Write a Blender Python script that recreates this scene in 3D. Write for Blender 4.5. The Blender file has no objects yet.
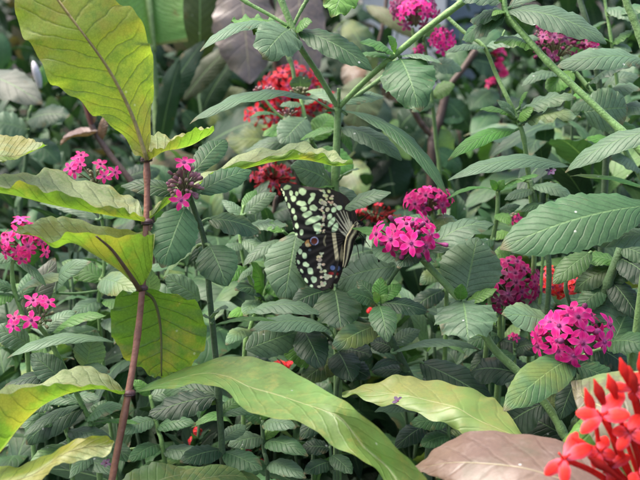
import bpy, math, random
from mathutils import Vector, Matrix
R = random.Random(7)
SC = bpy.context.scene
COLL = SC.collection
# ------------------------------------------------------------------ camera
H, PITCH, F = 0.70, math.radians(14), 1000.0
FWD = Vector((0, math.cos(PITCH), -math.sin(PITCH)))
UPV = Vector((0, math.sin(PITCH), math.cos(PITCH)))
RT = Vector((1, 0, 0))
CAM = Vector((0, 0, H))
def P(x, y, d):
    return CAM + d * (FWD + (x - 320) / F * RT + (240 - y) / F * UPV)
cd = bpy.data.cameras.new('camera'); co = bpy.data.objects.new('camera', cd); COLL.objects.link(co)
co.location = CAM; co.rotation_euler = (math.pi / 2 - PITCH, 0, 0)
cd.sensor_width = 36; cd.lens = F / 640 * 36; cd.clip_start = 0.02; cd.clip_end = 400
cd.dof.use_dof = True; cd.dof.focus_distance = 0.63; cd.dof.aperture_fstop = 14
SC.camera = co
# ------------------------------------------------------------------ light
w = bpy.data.worlds.new('World'); SC.world = w; w.use_nodes = True
nt = w.node_tree; bg = nt.nodes['Background']
sky = nt.nodes.new('ShaderNodeTexSky'); sky.sky_type = 'NISHITA'; sky.sun_disc = False
SUN_EL, SUN_AZ = math.radians(64), math.radians(-80)
sky.sun_elevation = SUN_EL; sky.sun_rotation = SUN_AZ; sky.dust_density = 6; sky.air_density = 1.0; sky.ozone_density = 0.6
nt.links.new(sky.outputs[0], bg.inputs[0]); bg.inputs[1].default_value = 0.15
sl = bpy.data.lights.new('sun', 'SUN'); so = bpy.data.objects.new('sun', sl); COLL.objects.link(so)
sl.energy = 1.4; sl.angle = math.radians(40); sl.color = (1.0, 0.96, 0.9)
sd = Vector((math.sin(SUN_AZ) * math.cos(SUN_EL), math.cos(SUN_AZ) * math.cos(SUN_EL), math.sin(SUN_EL)))
so.rotation_euler = sd.to_track_quat('Z', 'Y').to_euler()
so.location = (0, 0, 5)
SC.view_settings.view_transform = 'Standard'; SC.view_settings.look = 'None'
SC.view_settings.exposure = 1.45; SC.view_settings.gamma = 1
SC.cycles.max_bounces = 8; SC.cycles.transparent_max_bounces = 4
SC.cycles.use_denoising = True
# ------------------------------------------------------------------ node helpers
class NT:
    def __init__(s, name):
        s.m = bpy.data.materials.new(name); s.m.use_nodes = True
        s.t = s.m.node_tree; s.t.nodes.clear()
        s.out = s.t.nodes.new('ShaderNodeOutputMaterial')
    def n(s, typ, **kw):
        nd = s.t.nodes.new('ShaderNode' + typ)
        for k, v in kw.items(): setattr(nd, k, v)
        return nd
    def put(s, sock, v):
        if hasattr(v, 'is_output') or isinstance(v, bpy.types.NodeSocket): s.t.links.new(v, sock)
        else: sock.default_value = v
    def math(s, op, a, b=None, c=None, clamp=False):
        nd = s.n('Math', operation=op, use_clamp=clamp)
        s.put(nd.inputs[0], a)
        if b is not None: s.put(nd.inputs[1], b)
        if c is not None: s.put(nd.inputs[2], c)
        return nd.outputs[0]
    def sstep(s, v, a, b, o0=0.0, o1=1.0):
        nd = s.n('MapRange', interpolation_type='SMOOTHSTEP')
        s.put(nd.inputs[0], v)
        for i, q in enumerate((a, b, o0, o1)): s.put(nd.inputs[i + 1], q)
        return nd.outputs[0]
    def mix(s, f, a, b, typ='MIX'):
        nd = s.n('Mix', data_type='RGBA', blend_type=typ)
        s.put(nd.inputs[0], f); s.put(nd.inputs[6], a); s.put(nd.inputs[7], b)
        return nd.outputs[2]
    def noise(s, vec, scale, detail=3, rough=0.55):
        nd = s.n('TexNoise'); s.put(nd.inputs['Vector'], vec)
        nd.inputs['Scale'].default_value = scale; nd.inputs['Detail'].default_value = detail; nd.inputs['Roughness'].default_value = rough
        return nd.outputs[0]
    def pos(s):
        return s.n('NewGeometry').outputs['Position']
    def finish(s, col, rough=0.5, bump=None, bdist=0.001, bstr=1.0, trans=0.0, tcol=None, spec=0.5, sheen=0.0, sub=None):
        p = s.n('BsdfPrincipled'); s.put(p.inputs['Base Color'], col); s.put(p.inputs['Roughness'], rough)
        p.inputs['Specular IOR Level'].default_value = spec
        if sheen:
            p.inputs['Sheen Weight'].default_value = sheen; p.inputs['Sheen Roughness'].default_value = 0.6
            p.inputs['Sheen Tint'].default_value = (0.85, 0.95, 0.9, 1)
        nrm = None
        if bump is not None:
            b = s.n('Bump'); s.put(b.inputs['Height'], bump); b.inputs['Distance'].default_value = bdist; b.inputs['Strength'].default_value = bstr
            nrm = b.outputs[0]; s.t.links.new(nrm, p.inputs['Normal'])
        sh = p.outputs[0]
        if trans:
            t = s.n('BsdfTranslucent'); s.put(t.inputs[0], tcol if tcol is not None else col)
            if nrm: s.t.links.new(nrm, t.inputs['Normal'])
            mx = s.n('MixShader'); mx.inputs[0].default_value = trans
            s.t.links.new(sh, mx.inputs[1]); s.t.links.new(t.outputs[0], mx.inputs[2]); sh = mx.outputs[0]
        s.t.links.new(sh, s.out.inputs[0])
        return s.m

def leaf_material(name, island, veinrise, groove, midcol, mott, bdist, rough, trans, spots, blotch=None, midw=0.045, sheen=0.0, spec=0.5, veindark=0.4, tint=(1.4, 1.55, 0.75, 1), net=0, hurt=False):
    """Leaf blade: UV u across, v along; colour from the mesh attribute Col, alpha = number of side veins / 20."""
    s = NT(name)
    at = s.n('Attribute', attribute_name='Col'); col = at.outputs['Color']; nv = s.math('MULTIPLY', at.outputs['Alpha'], 20.0)
    uv = s.n('UVMap', uv_map='UVMap'); sep = s.n('SeparateXYZ'); s.t.links.new(uv.outputs[0], sep.inputs[0])
    U, V = sep.outputs[0], sep.outputs[1]
    pos = s.pos()
    sx = s.math('ABSOLUTE', s.math('MULTIPLY_ADD', U, 2.0, -1.0))
    nz = s.noise(pos, 45, 3)
    wob = s.math('MULTIPLY_ADD', nz, 0.08, -0.04)
    lat = s.math('MULTIPLY', s.math('POWER', sx, 0.85), veinrise)
    q = s.math('MULTIPLY', s.math('ADD', s.math('SUBTRACT', V, lat), wob), nv)
    side = s.math('MULTIPLY', s.math('GREATER_THAN', U, 0.5), 0.37)
    q = s.math('ADD', q, side)
    fr = s.math('ABSOLUTE', s.math('SUBTRACT', s.math('FRACT', s.math('ADD', q, 20.0)), 0.5))   # 0 at a vein, .5 between
    vein = s.sstep(fr, 0.0, groove, 1.0, 0.0)
    vein = s.math('MULTIPLY', vein, s.sstep(sx, 0.75, 1.0, 1.0, 0.15))
    mid = s.sstep(sx, midw * 0.4, midw, 1.0, 0.0)
    rnd = s.n('NewGeometry').outputs['Random Per Island'] if island else s.n('ObjectInfo').outputs['Random']
    big = s.noise(pos, 22, 4, 0.6)
    fine = s.noise(pos, 420, 3, 0.7)
    val = s.math('ADD', s.math('MULTIPLY_ADD', rnd, 0.5, 0.46 if island else 0.72), s.math('MULTIPLY', s.math('SUBTRACT', big, 0.5), mott))
    val = s.math('ADD', val, s.math('MULTIPLY', s.math('SUBTRACT', fine, 0.5), 0.6))
    hs = s.n('HueSaturation'); s.put(hs.inputs['Color'], col); s.put(hs.inputs['Value'], val)
    s.put(hs.inputs['Hue'], s.math('MULTIPLY_ADD', s.math('SUBTRACT', big, 0.5), 0.05, 0.5))
    c = hs.outputs[0]
    if blotch:
        b = s.noise(pos, 85, 6, 0.75)
        c = s.mix(s.sstep(b, 0.48, 0.64, 0.0, blotch[1]), c, blotch[0])
        b2 = s.noise(pos, 26, 5, 0.65)
        c = s.mix(s.sstep(b2, 0.46, 0.62, 0.0, 0.6), c, blotch[2])
    c = s.mix(s.math('MULTIPLY', vein, veindark), c, s.mix(1.0, c, (0.45, 0.5, 0.45, 1), 'MULTIPLY'))
    c = s.mix(s.math('MULTIPLY', mid, midcol[3]), c, midcol[:3] + (1,))
    if hurt:
        hb = s.math('MULTIPLY', s.sstep(s.noise(pos, 48, 5, 0.65), 0.60, 0.66), s.sstep(sx, 0.35, 0.95))
        hb = s.math('MAXIMUM', hb, s.math('MULTIPLY', s.sstep(V, 0.93, 0.985), s.math('GREATER_THAN', rnd, 0.45)))
        c = s.mix(s.math('MULTIPLY', hb, 0.65), c, (0.15, 0.11, 0.045, 1))
        yl = s.math('MULTIPLY', s.sstep(rnd, 0.86, 0.95), s.sstep(s.noise(pos, 30, 3), 0.4, 0.65))
        c = s.mix(s.math('MULTIPLY', yl, 0.55), c, (0.22, 0.26, 0.05, 1))
        vr = s.n('TexVoronoi', feature='DISTANCE_TO_EDGE'); s.put(vr.inputs['Vector'], pos); vr.inputs['Scale'].default_value = 420
        c = s.mix(s.sstep(vr.outputs['Distance'], 0.02, 0.1, 0.3, 0.0), c, s.mix(1.0, c, (0.55, 0.6, 0.5, 1), 'MULTIPLY'))
    if net:
        vn = s.n('TexVoronoi', feature='DISTANCE_TO_EDGE'); s.put(vn.inputs['Vector'], pos); vn.inputs['Scale'].default_value = 520
        c = s.mix(s.math('MULTIPLY', s.sstep(vn.outputs['Distance'], 0.02, 0.12, 1.0, 0.0), net), c, s.mix(1.0, c, (0.55, 0.6, 0.4, 1), 'MULTIPLY'))
    if spots:
        v = s.n('TexVoronoi'); s.put(v.inputs['Vector'], pos); v.inputs['Scale'].default_value = 95
        sp = s.math('MULTIPLY', s.sstep(v.outputs['Distance'], 0.05, 0.10, 1.0, 0.0), s.sstep(s.noise(pos, 30, 1), 0.55, 0.6))
        c = s.mix(s.math('MULTIPLY', sp, spots), c, (0.6, 0.62, 0.58, 1))
    hgt = s.math('ADD', s.sstep(fr, 0.0, 0.15, 0.0, 0.7), s.math('MULTIPLY', fr, 0.45))
    hgt = s.math('MULTIPLY', hgt, s.sstep(sx, 0.85, 1.0, 1.0, 0.3))
    hgt = s.math('ADD', hgt, s.math('MULTIPLY', mid, -0.5))
    hgt = s.math('ADD', hgt, s.math('MULTIPLY', s.noise(pos, 300, 3), 0.55))
    hgt = s.math('ADD', hgt, s.math('MULTIPLY', s.noise(pos, 85, 2), 1.6))
    rg = s.math('MULTIPLY_ADD', fine, 0.25, rough - 0.12)
    tc = s.mix(1.0, c, tint, 'MULTIPLY')
    return s.finish(c, rg, hgt, bdist, 1.0, trans, tc, spec, sheen)

MAT = {}
MAT['leaf'] = leaf_material('ribbed_leaf', False, 0.20, 0.12, (0.16, 0.28, 0.11, 0.75), 0.8, 0.00026, 0.48, 0.22, 0.7, sheen=0.02, spec=0.4, veindark=0.6, hurt=True)
MAT['fill'] = leaf_material('bush_leaf', True, 0.20, 0.16, (0.11, 0.18, 0.08, 0.5), 0.6, 0.0003, 0.5, 0.18, 0.3, spec=0.4)
MAT['glow'] = leaf_material('yellow_leaf', False, 0.14, 0.07, (0.16, 0.12, 0.045, 0.85), 0.6, 0.0003, 0.42, 0.52, 0.3,
                            blotch=((0.12, 0.24, 0.04, 1), 0.5, (0.36, 0.30, 0.06, 1)), midw=0.03, veindark=0.75, tint=(1.35, 1.45, 0.75, 1), net=0.3)
MAT['pale'] = leaf_material('pale_yellow_leaf', False, 0.14, 0.06, (0.42, 0.42, 0.2, 0.5), 0.4, 0.0002, 0.4, 0.25, 0.5,
                            blotch=((0.32, 0.29, 0.08, 1), 0.45, (0.15, 0.29, 0.075, 1)), midw=0.03, veindark=0.18)
MAT['bronze'] = leaf_material('bronze_leaf', False, 0.14, 0.06, (0.33, 0.3, 0.17, 0.5), 0.6, 0.0003, 0.38, 0.1, 0.7,
                              blotch=((0.22, 0.165, 0.135, 1), 0.55, (0.105, 0.095, 0.06, 1)), midw=0.03, veindark=0.15)

def plain(name, c1, c2, scale=60, rough=0.5, bscale=300, bdist=0.0004, trans=0.0, spec=0.5, rndamt=0.25, sheen=0.0, attr=False, radial=False):
    s = NT(name); pos = s.pos()
    if attr:
        col = s.n('Attribute', attribute_name='Col').outputs['Color']
        col = s.mix(s.sstep(s.noise(pos, scale, 4, 0.7), 0.35, 0.7, 0.0, 0.7), col, s.mix(1.0, col, c2 + (1,), 'MULTIPLY'))
    else:
        col = s.mix(s.sstep(s.noise(pos, scale, 4, 0.6), 0.3, 0.7), c1 + (1,), c2 + (1,))
    if radial:
        sp = s.n('SeparateXYZ'); s.t.links.new(s.n('UVMap', uv_map='UVMap').outputs[0], sp.inputs[0])
        col = s.mix(s.sstep(sp.outputs[1], 0.10, 0.5, 0.4, 0.0), col, s.mix(0.45, col, (0.9, 0.5, 0.75, 1)))
        col = s.mix(s.sstep(sp.outputs[1], 0.0, 0.2, 0.7, 0.0), col, s.mix(1.0, col, (0.5, 0.5, 0.9, 1), 'MULTIPLY'))
        ln = s.math('ABSOLUTE', s.math('SUBTRACT', sp.outputs[0], 0.5))
        col = s.mix(s.math('MULTIPLY', s.sstep(ln, 0.0, 0.14, 1.0, 0.0), 0.45), col, s.mix(1.0, col, (0.6, 0.6, 0.7, 1), 'MULTIPLY'))
        col = s.mix(s.sstep(ln, 0.25, 0.5, 0.0, 0.35), col, s.mix(0.35, col, (1, 0.35, 0.7, 1)))
    hs = s.n('HueSaturation'); s.put(hs.inputs['Color'], col)
    s.put(hs.inputs['Value'], s.math('MULTIPLY_ADD', s.n('ObjectInfo').outputs['Random'], rndamt * 2, 1 - rndamt))
    return s.finish(hs.outputs[0], rough, s.noise(pos, bscale, 3), bdist, 0.8, trans, None, spec, sheen)
MAT['stem'] = plain('green_stem', (0, 0, 0), (0.5, 0.55, 0.4), 120, 0.55, 700, 0.0008, 0.05, attr=True, sheen=0.15)
MAT['bark'] = plain('red_brown_stem', (0, 0, 0), (0.45, 0.45, 0.42), 90, 0.5, 350, 0.0008, attr=True)
def petal(name, c1, c2, ex=0.3):
    return plain(name, c1, c2, 220, 0.55, 500, 0.0002, ex, 0.18, 0.3, radial=True)
MAT['magenta'] = petal('magenta_petal', (0.82, 0.026, 0.29), (0.70, 0.018, 0.20))
MAT['deep'] = petal('deep_magenta_petal', (0.52, 0.014, 0.16), (0.40, 0.011, 0.10))
MAT['pink'] = petal('hot_pink_petal', (0.86, 0.045, 0.29), (0.76, 0.032, 0.21))
MAT['dusk'] = petal('faded_mauve_petal', (0.30, 0.05, 0.14), (0.2, 0.03, 0.08))
MAT['red'] = petal('red_petal', (0.62, 0.012, 0.012), (0.48, 0.008, 0.008))
MAT['scarlet'] = petal('scarlet_petal', (0.85, 0.045, 0.03), (0.74, 0.028, 0.022))
MAT['wilt'] = petal('wilted_red_petal', (0.40, 0.016, 0.02), (0.25, 0.012, 0.015))
MAT['coral'] = petal('coral_petal', (0.85, 0.05, 0.24), (0.8, 0.04, 0.17))
MAT['throat'] = petal('flower_throat', (0.45, 0.12, 0.3), (0.3, 0.04, 0.14))
MAT['mauvebud'] = petal('mauve_bud', (0.62, 0.27, 0.38), (0.36, 0.30, 0.18))
MAT['calyx'] = plain('calyx_green', (0.13, 0.17, 0.06), (0.2, 0.15, 0.1), 300, 0.6, 600, 0.0005)
MAT['dry'] = plain('dried_purple_flower', (0.10, 0.05, 0.12), (0.05, 0.03, 0.05), 300, 0.7)
MAT['white'] = plain('white_bud', (0.6, 0.58, 0.58), (0.5, 0.46, 0.48), 200, 0.5)
MAT['wing'] = plain('butterfly_wing', (0, 0, 0), (0.75, 0.75, 0.75), 500, 0.7, 900, 0.0001, 0.12, 0.25, 0.0, 0.1, attr=True)
MAT['chitin'] = plain('butterfly_body', (0, 0, 0), (0.7, 0.7, 0.7), 700, 0.8, 900, 0.0004, 0, 0.2, 0.0, attr=True)

# ------------------------------------------------------------------ mesh helpers
class MB:
    def __init__(s): s.v = []; s.f = []; s.c = []; s.uv = []
    def add(s, vs, fs, cs, uvs):
        o = len(s.v); s.v += vs; s.c += cs; s.uv += uvs
        s.f += [tuple(i + o for i in f) for f in fs]
    def xf(s, M):
        s.v = [M @ Vector(p) for p in s.v]; return s
    def mesh(s, name, mat, smooth=True):
        me = bpy.data.meshes.new(name)
        me.from_pydata([tuple(p) for p in s.v], [], s.f)
        a = me.color_attributes.new('Col', 'FLOAT_COLOR', 'POINT')
        a.data.foreach_set('color', [q for c in s.c for q in (c if len(c) == 4 else c + (0.5,))])
        u = me.uv_layers.new(name='UVMap')
        li = [0] * len(me.loops); me.loops.foreach_get('vertex_index', li)
        u.data.foreach_set('uv', [q for i in li for q in s.uv[i]])
        if smooth: me.polygons.foreach_set('use_smooth', [True] * len(me.polygons))
        me.materials.append(mat); me.update()
        return me
    def obj(s, name, mat, parent=None, smooth=True):
        return link(name, s.mesh(name, mat, smooth), parent)
def link(name, data, parent=None, M=None):
    o = bpy.data.objects.new(name, data); COLL.objects.link(o)
    if parent is not None: o.parent = parent; o.matrix_parent_inverse = Matrix.Translation(-parent.location)
    if M is not None: o.matrix_basis = M
    return o
LABELS = set()
def tag(o, label, cat, group=None, kind=None):
    o['label'] = label; o['category'] = cat
    if group: o['group'] = group
    if kind: o['kind'] = kind
    return o
def thing(name, label, cat, loc, group=None):
    o = bpy.data.objects.new(name, None); COLL.objects.link(o); o.location = loc; o.empty_display_size = 0.02
    return tag(o, label, cat, group)
def cr(p, n):
    """Catmull-Rom through points p (Vectors), n samples per span."""
    if len(p) == 2: return [p[0].lerp(p[1], i / n) for i in range(n + 1)]
    q = [p[0] * 2 - p[1]] + list(p) + [p[-1] * 2 - p[-2]]
    out = []
    for i in range(1, len(q) - 2):
        a, b, c, d = q[i - 1:i + 3]
        for k in range(n):
            t = k / n
            out.append(0.5 * (2 * b + (c - a) * t + (2 * a - 5 * b + 4 * c - d) * t * t + (3 * b - a - 3 * c + d) * t ** 3))
    out.append(p[-1].copy()); return out
def tube(mb, pts, rad, col, seg=8, cap=True, knob=0.0):
    n = len(pts); vs = []; fs = []; prev = None
    for i, p in enumerate(pts):
        t = (pts[min(i + 1, n - 1)] - pts[max(i - 1, 0)])
        t = t.normalized() if t.length > 1e-9 else Vector((0, 0, 1))
        if prev is None:
            a = t.orthogonal().normalized()
        else:
            a = (prev - t * prev.dot(t)); a = a.normalized() if a.length > 1e-6 else t.orthogonal().normalized()
        prev = a; b = t.cross(a)
        r = rad(i / max(1, n - 1)) if callable(rad) else rad
        for k in range(seg):
            an = 2 * math.pi * k / seg
            vs.append(p + (a * math.cos(an) + b * math.sin(an)) * r)
    for i in range(n - 1):
        for k in range(seg):
            k2 = (k + 1) % seg
            fs.append((i * seg + k, i * seg + k2, (i + 1) * seg + k2, (i + 1) * seg + k))
    if cap:
        fs.append(tuple(range(seg - 1, -1, -1))); fs.append(tuple((n - 1) * seg + k for k in range(seg)))
    cs = [(col(i // seg / max(1, n - 1), i % seg) if callable(col) else col) for i in range(len(vs))]
    mb.add(vs, fs, cs, [(0.5, 0.5)] * len(vs))
def blob(mb, c, ax, rads, col, n=10, m=8):
    """Ellipsoid with axis ax (Vector) and radii (along, across)."""
    z = ax.normalized(); x = z.orthogonal().normalized(); y = z.cross(x)
    vs = []; fs = []
    for i in range(m + 1):
        th = math.pi * i / m
        for k in range(n):
            ph = 2 * math.pi * k / n
            vs.append(c + z * math.cos(th) * rads[0] + (x * math.cos(ph) + y * math.sin(ph)) * math.sin(th) * rads[1])
    for i in range(m):
        for k in range(n):
            k2 = (k + 1) % n
            fs.append((i * n + k, (i + 1) * n + k, (i + 1) * n + k2, i * n + k2))
    cs = [(col(v) if callable(col) else col) for v in vs]
    mb.add(vs, fs, cs, [(0.5, 0.5)] * len(vs))

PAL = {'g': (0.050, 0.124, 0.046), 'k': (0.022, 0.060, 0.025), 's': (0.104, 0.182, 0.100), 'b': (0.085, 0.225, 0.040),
       'l': (0.12, 0.27, 0.05), 'y': (0.235, 0.305, 0.045), 'Y': (0.125, 0.25, 0.034), 'x': (0.17, 0.29, 0.042), 'p': (0.165, 0.265, 0.068), 'z': (0.20, 0.225, 0.07), 'P': (0.46, 0.53, 0.28), 'o': (0.20, 0.11, 0.045),
       'v': (0.145, 0.094, 0.070), 'h': (0.120, 0.100, 0.094), 'm': (0.13, 0.112, 0.055), 'e': (0.095, 0.11, 0.082), 'w': (0.17, 0.27, 0.085), 'q': (0.12, 0.155, 0.068), 'n': (0.135, 0.27, 0.08)}
def shape(t, kind):
    if kind == 'r': e0, e1 = 0.55, 0.55      # round
    elif kind == 'd': e0, e1 = 0.75, 0.62
    elif kind == 'n': e0, e1 = 0.9, 0.8      # narrow
    else: e0, e1 = 0.72, 0.82                # ovate with a drawn-out tip
    f = (t ** e0) * ((1 - t) ** e1); tm = e0 / (e0 + e1)
    return f / ((tm ** e0) * ((1 - tm) ** e1))
def blade(mb, base, tip, N, W, arch, col, kind='o', nu=8, nvs=26, side=0.0, vfold=0.12, wave=0.03, twist=0.0, nvein=None, droop=0.0, rnd=R):
    """A leaf blade from base to tip, face normal N, true width W; arch lifts its middle, droop lowers its end."""
    A = tip - base; L = A.length; A = A / L
    N = (N - A * N.dot(A)); N = N.normalized() if N.length > 1e-5 else A.orthogonal().normalized()
    S = A.cross(N)
    ph = rnd.uniform(0, 6.28); ph2 = rnd.uniform(0, 6.28); fq = rnd.uniform(2.5, 4.5)
    vs = []; fs = []; uv = []; cs = []
    if nvein is None: nvein = max(8, min(16, L / 0.0062)) + 1
    c4 = tuple(col) + (nvein / 20.0,)
    for i in range(nvs + 1):
        t = i / nvs
        par = 4 * t * (1 - t)
        c = base + A * (t * L) + N * (arch * L * par) + S * (side * L * par) - N * (droop * L * (t ** 3 - t))
        hw = max(0.5 * W * shape(t, kind), 0.0006)
        tw = twist * (t - 0.3); ct, st = math.cos(tw), math.sin(tw)
        S2 = S * ct + N * st; N2 = N * ct - S * st
        for j in range(nu + 1):
            s = 2 * j / nu - 1
            wv = wave * W * abs(s) ** 2 * (math.sin(fq * 6.28 * t + ph + (1.3 if s > 0 else 0)) + 0.5 * math.sin(fq * 13 * t + ph2))
            vs.append(c + S2 * (s * hw * (1 + 0.04 * math.sin(nvein * 6.28 * t + ph) * abs(s))) + N2 * (-vfold * hw * (s * s) * 2 + vfold * hw * abs(s) * 0.6 + wv))
            uv.append((j / nu, t)); cs.append(c4)
    for i in range(nvs):
        for j in range(nu):
            a = i * (nu + 1) + j
            fs.append((a, a + 1, a + nu + 2, a + nu + 1))
    mb.add(vs, fs, cs, uv)
UP = Vector((0, 0, 1))
# ------------------------------------------------------------------ plants
def px2m(wpx, d): return wpx * d / F
def ground_tail(p, bias=0.0):
    """From a stem's lowest seen point straight on down to the soil."""
    e = Vector((p.x + R.uniform(-0.02, 0.02) + bias, p.y + R.uniform(0.0, 0.05), -0.01))
    m = p.lerp(e, 0.5) + Vector((R.uniform(-0.012, 0.012), 0, 0))
    return [m, e]
STEM_G = (0.19, 0.34, 0.10); STEM_D = (0.07, 0.14, 0.05); STEM_R = (0.36, 0.155, 0.10); STEM_B = (0.09, 0.055, 0.04)
class Plant:
    def __init__(s, name, label, cat, stems, mat='stem', group=None, bias=0.0):
        """stems: (points, width px, colour, reaches the ground?)"""
        s.curves = []; built = []
        loc = None
        for k, (pts, wpx, col, gr) in enumerate(stems):
            q = [P(*p) for p in pts]; d = pts[len(pts) // 2][2]
            if gr: q += ground_tail(q[-1], bias)
            if loc is None: loc = Vector((q[-1].x, q[-1].y, 0.0))
            c = cr(q, 8); s.curves.append(c); built.append((c, px2m(wpx, d) / 2 * (.86 if mat == 'stem' else 1), col, gr))
        s.t = thing(name, label, cat, loc, group)
        for k, (c, r, col, gr) in enumerate(built):
            mb = MB(); n = len(c); nodes = [R.random() for _ in range(4)]
            def rad(t, r=r, gr=gr, nodes=nodes):
                k_ = (0.9 + 0.35 * t) if gr else (0.85 + 0.3 * t)
                for a in nodes: k_ += 0.22 * math.exp(-((t - a) / 0.012) ** 2)
                return r * k_
            def cf(t, k2, col=col):
                m = 1.0 + 0.12 * math.sin(k2 * 1.7) ; return tuple(q * m for q in col)
            tube(mb, c, rad, cf, 9)
            if mat == 'stem' and col != STEM_D and r > .0020 and (c[0] - CAM).length < .78:      # short pale hairs on the near stems
                for _ in range(420 if r < .0026 else 700):
                    i = R.randrange(0, max(1, int((n - 1) * (.6 if gr else 1)))); q = c[i].lerp(c[i + 1], R.random()); ax = (c[i + 1] - c[i]).normalized()
                    o_ = (ax.orthogonal() if ax.length else RT); o_ = Matrix.Rotation(R.uniform(0, 6.28), 3, ax) @ o_.normalized()
                    tube(mb, [q + o_ * r * .9, q + o_ * (r * 1.05 + R.uniform(.0003, .0008)) - ax * R.uniform(-.0003, .0003)], lambda t: .00006 * (1 - .7 * t), (.4, .5, .34), 3, False)
            mb.obj('stem' if gr or k == 0 else 'branch', MAT[mat], s.t)
    def near(s, p):
        best = None
        for c in s.curves:
            for q in c:
                dd = (q - p).length
                if best is None or dd < best[0]: best = (dd, q)
        return best
    def leaf(s, bx, by, bd, tx, ty, td, wpx, f=0.5, col='g', mat='leaf', pet=True, **kw):
        b, t = P(bx, by, bd), P(tx, ty, td)
        m = (b + t) / 2; tc = (CAM - m).normalized()
        N = (UP * (1 - f) + tc * f).normalized()
        A = (t - b).normalized(); N2 = (N - A * N.dot(A)).normalized(); S = A.cross(N2)
        app = (S - tc * S.dot(tc)).length
        W = px2m(wpx, (bd + td) / 2) / max(app, 0.38)
        kw.setdefault('arch', 0.08 + R.uniform(-0.03, 0.05)); kw.setdefault('droop', R.uniform(0.0, 0.10))
        c = PAL[col] if isinstance(col, str) else col
        mb = MB()
        blade(mb, b, t, N, W, kw.pop('arch'), c, **kw)
        if pet:
            dd, q = s.near(b)
            if 0.002 < dd:
                mid = q.lerp(b, 0.5) + (b - t).normalized() * dd * 0.1
                tube(mb, cr([q, mid, b, b.lerp(t, 0.06)], 4), 0.0011, tuple(x * 1.5 for x in c) + (0.5,), 6)
        return mb.obj('leaf', MAT[mat], s.t)
    def patch(s, rows, mat='glow', ca='y', cb='p', nvein=13, split=0.5, mid=None, midcol=(0.13, 0.08, 0.035), midw=3.0, nu=16, n=7, wave=0.5, name='leaf', label=None, flat=False):
        """A leaf traced row by row from stalk to tip; every row is near edge, keel, far edge as (x, y, distance)."""
        cols = [cr([P(*r[k]) for r in rows], n) for k in range(3)]
        m = len(cols[0]); vs = []; fs = []; cs = []; uv = []
        ph = R.uniform(0, 6)
        for i in range(m):
            a, b, c = cols[0][i], cols[1][i], cols[2][i]
            t = i / (m - 1)
            for j in range(nu + 1):
                u = j / nu
                if flat: p = a.lerp(b, u * 2) if u < 0.5 else b.lerp(c, u * 2 - 1)
                else:
                    la, lb, lc = 2 * (u - 0.5) * (u - 1), -4 * u * (u - 1), 2 * u * (u - 0.5)
                    k = 0.55
                    q = a.lerp(b, u * 2) if u < 0.5 else b.lerp(c, u * 2 - 1)
                    p = (a * la + b * lb + c * lc) * k + q * (1 - k)
                e = abs(2 * u - 1) ** 3
                p = p + UPV * (e * wave * 0.0011 * (math.sin(t * 31 + ph + u * 4) + 0.7 * math.sin(t * 67 + ph * 2 + u))) 
                p = p + FWD * (0.0012 * wave * math.sin(t * 44 + ph) * e)
                vs.append(p); uv.append((u, t))
                k = min(1, max(0, (u - split) * 9 + 0.5))
                cs.append(tuple(x * (1 - k) + y * k for x, y in zip(PAL[ca], PAL[cb])) + (nvein / 20.0,))
        for i in range(m - 1):
            for j in range(nu):
                q = i * (nu + 1) + j; fs.append((q, q + 1, q + nu + 2, q + nu + 1))
        mb = MB(); mb.add(vs, fs, cs, uv)
        o = mb.obj(name, MAT[mat], s.t)
        if label: o['label'] = label
        if mid:
            mr = MB(); c = cr([P(*q) for q in mid], 6); w0 = px2m(midw, mid[0][2]) / 2
            tube(mr, c, lambda t: w0 * (1.15 - 0.8 * t), midcol, 7)
            mr.obj('midrib', MAT['bark'], o)
        return o
# ------------------------------------------------------------------ flowers
FL = {}
def floret_mesh(matk, npet=5, seed=0, tube_len=1.15, pw=0.235, pointed=0.7):
    """Unit floret: petals of length 1 opening towards +Z, a slender tube behind."""
    key = (matk, npet, seed, tube_len, pw)
    if key in FL: return FL[key]
    r = random.Random(seed * 13 + npet); mb = MB()
    for k in range(npet):
        a = 2 * math.pi * k / npet + r.uniform(-0.14, 0.14); ln = r.uniform(0.88, 1.1); back = r.uniform(-0.05, 0.32); tw = r.uniform(-0.3, 0.3)
        ca, sa = math.cos(a), math.sin(a); vs = []; fs = []
        for i in range(7):
            t = i / 6; rr = 0.1 + (ln - 0.1) * t
            hw = pw * (0.30 + 0.70 * math.sin(math.pi * min(1, t * 0.86 + 0.02)) ** 0.8) if t < 1 else 0.03
            if t > 0.8 and t < 1: hw *= pointed
            z = 0.10 * math.sin(math.pi * t * 0.6) - back * t * t
            for j in (-1, -0.5, 0, 0.5, 1):
                x, y = rr, hw * j
                zz = z + tw * y * t - 0.12 * hw * (1 - abs(j)) 
                vs.append(Vector((x * ca - y * sa, x * sa + y * ca, zz)))
        for i in range(6):
            for j in range(4):
                q = i * 5 + j; fs.append((q, q + 1, q + 6, q + 5))
        mb.add(vs, fs, [(0, 0, 0)] * len(vs), [((q % 5) / 4, (q // 5) / 6) for q in range(35)])
    tube(mb, [Vector((0, 0, -tube_len)), Vector((0.03, 0, -tube_len * .5)), Vector((0, 0, -0.12)), Vector((0, 0, 0.0))], lambda t: 0.07 + 0.06 * t ** 3, (0, 0, 0), 7)
    nf = len(mb.f)
    blob(mb, Vector((0, 0, 0.05)), UP, (0.09, 0.15), (0, 0, 0), 7, 4)
    for k in range(5):
        a = k * 1.2566 + 0.3
        tube(mb, [Vector((0, 0, 0)), Vector((0.10 * math.cos(a), 0.10 * math.sin(a), 0.17))], 0.03, (0, 0, 0), 4)
    me = mb.mesh('floret', MAT[matk]); me.materials.append(MAT['throat'])
    me.polygons.foreach_set('material_index', [0] * nf + [1] * (len(mb.f) - nf))
    FL[key] = me; return me
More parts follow.
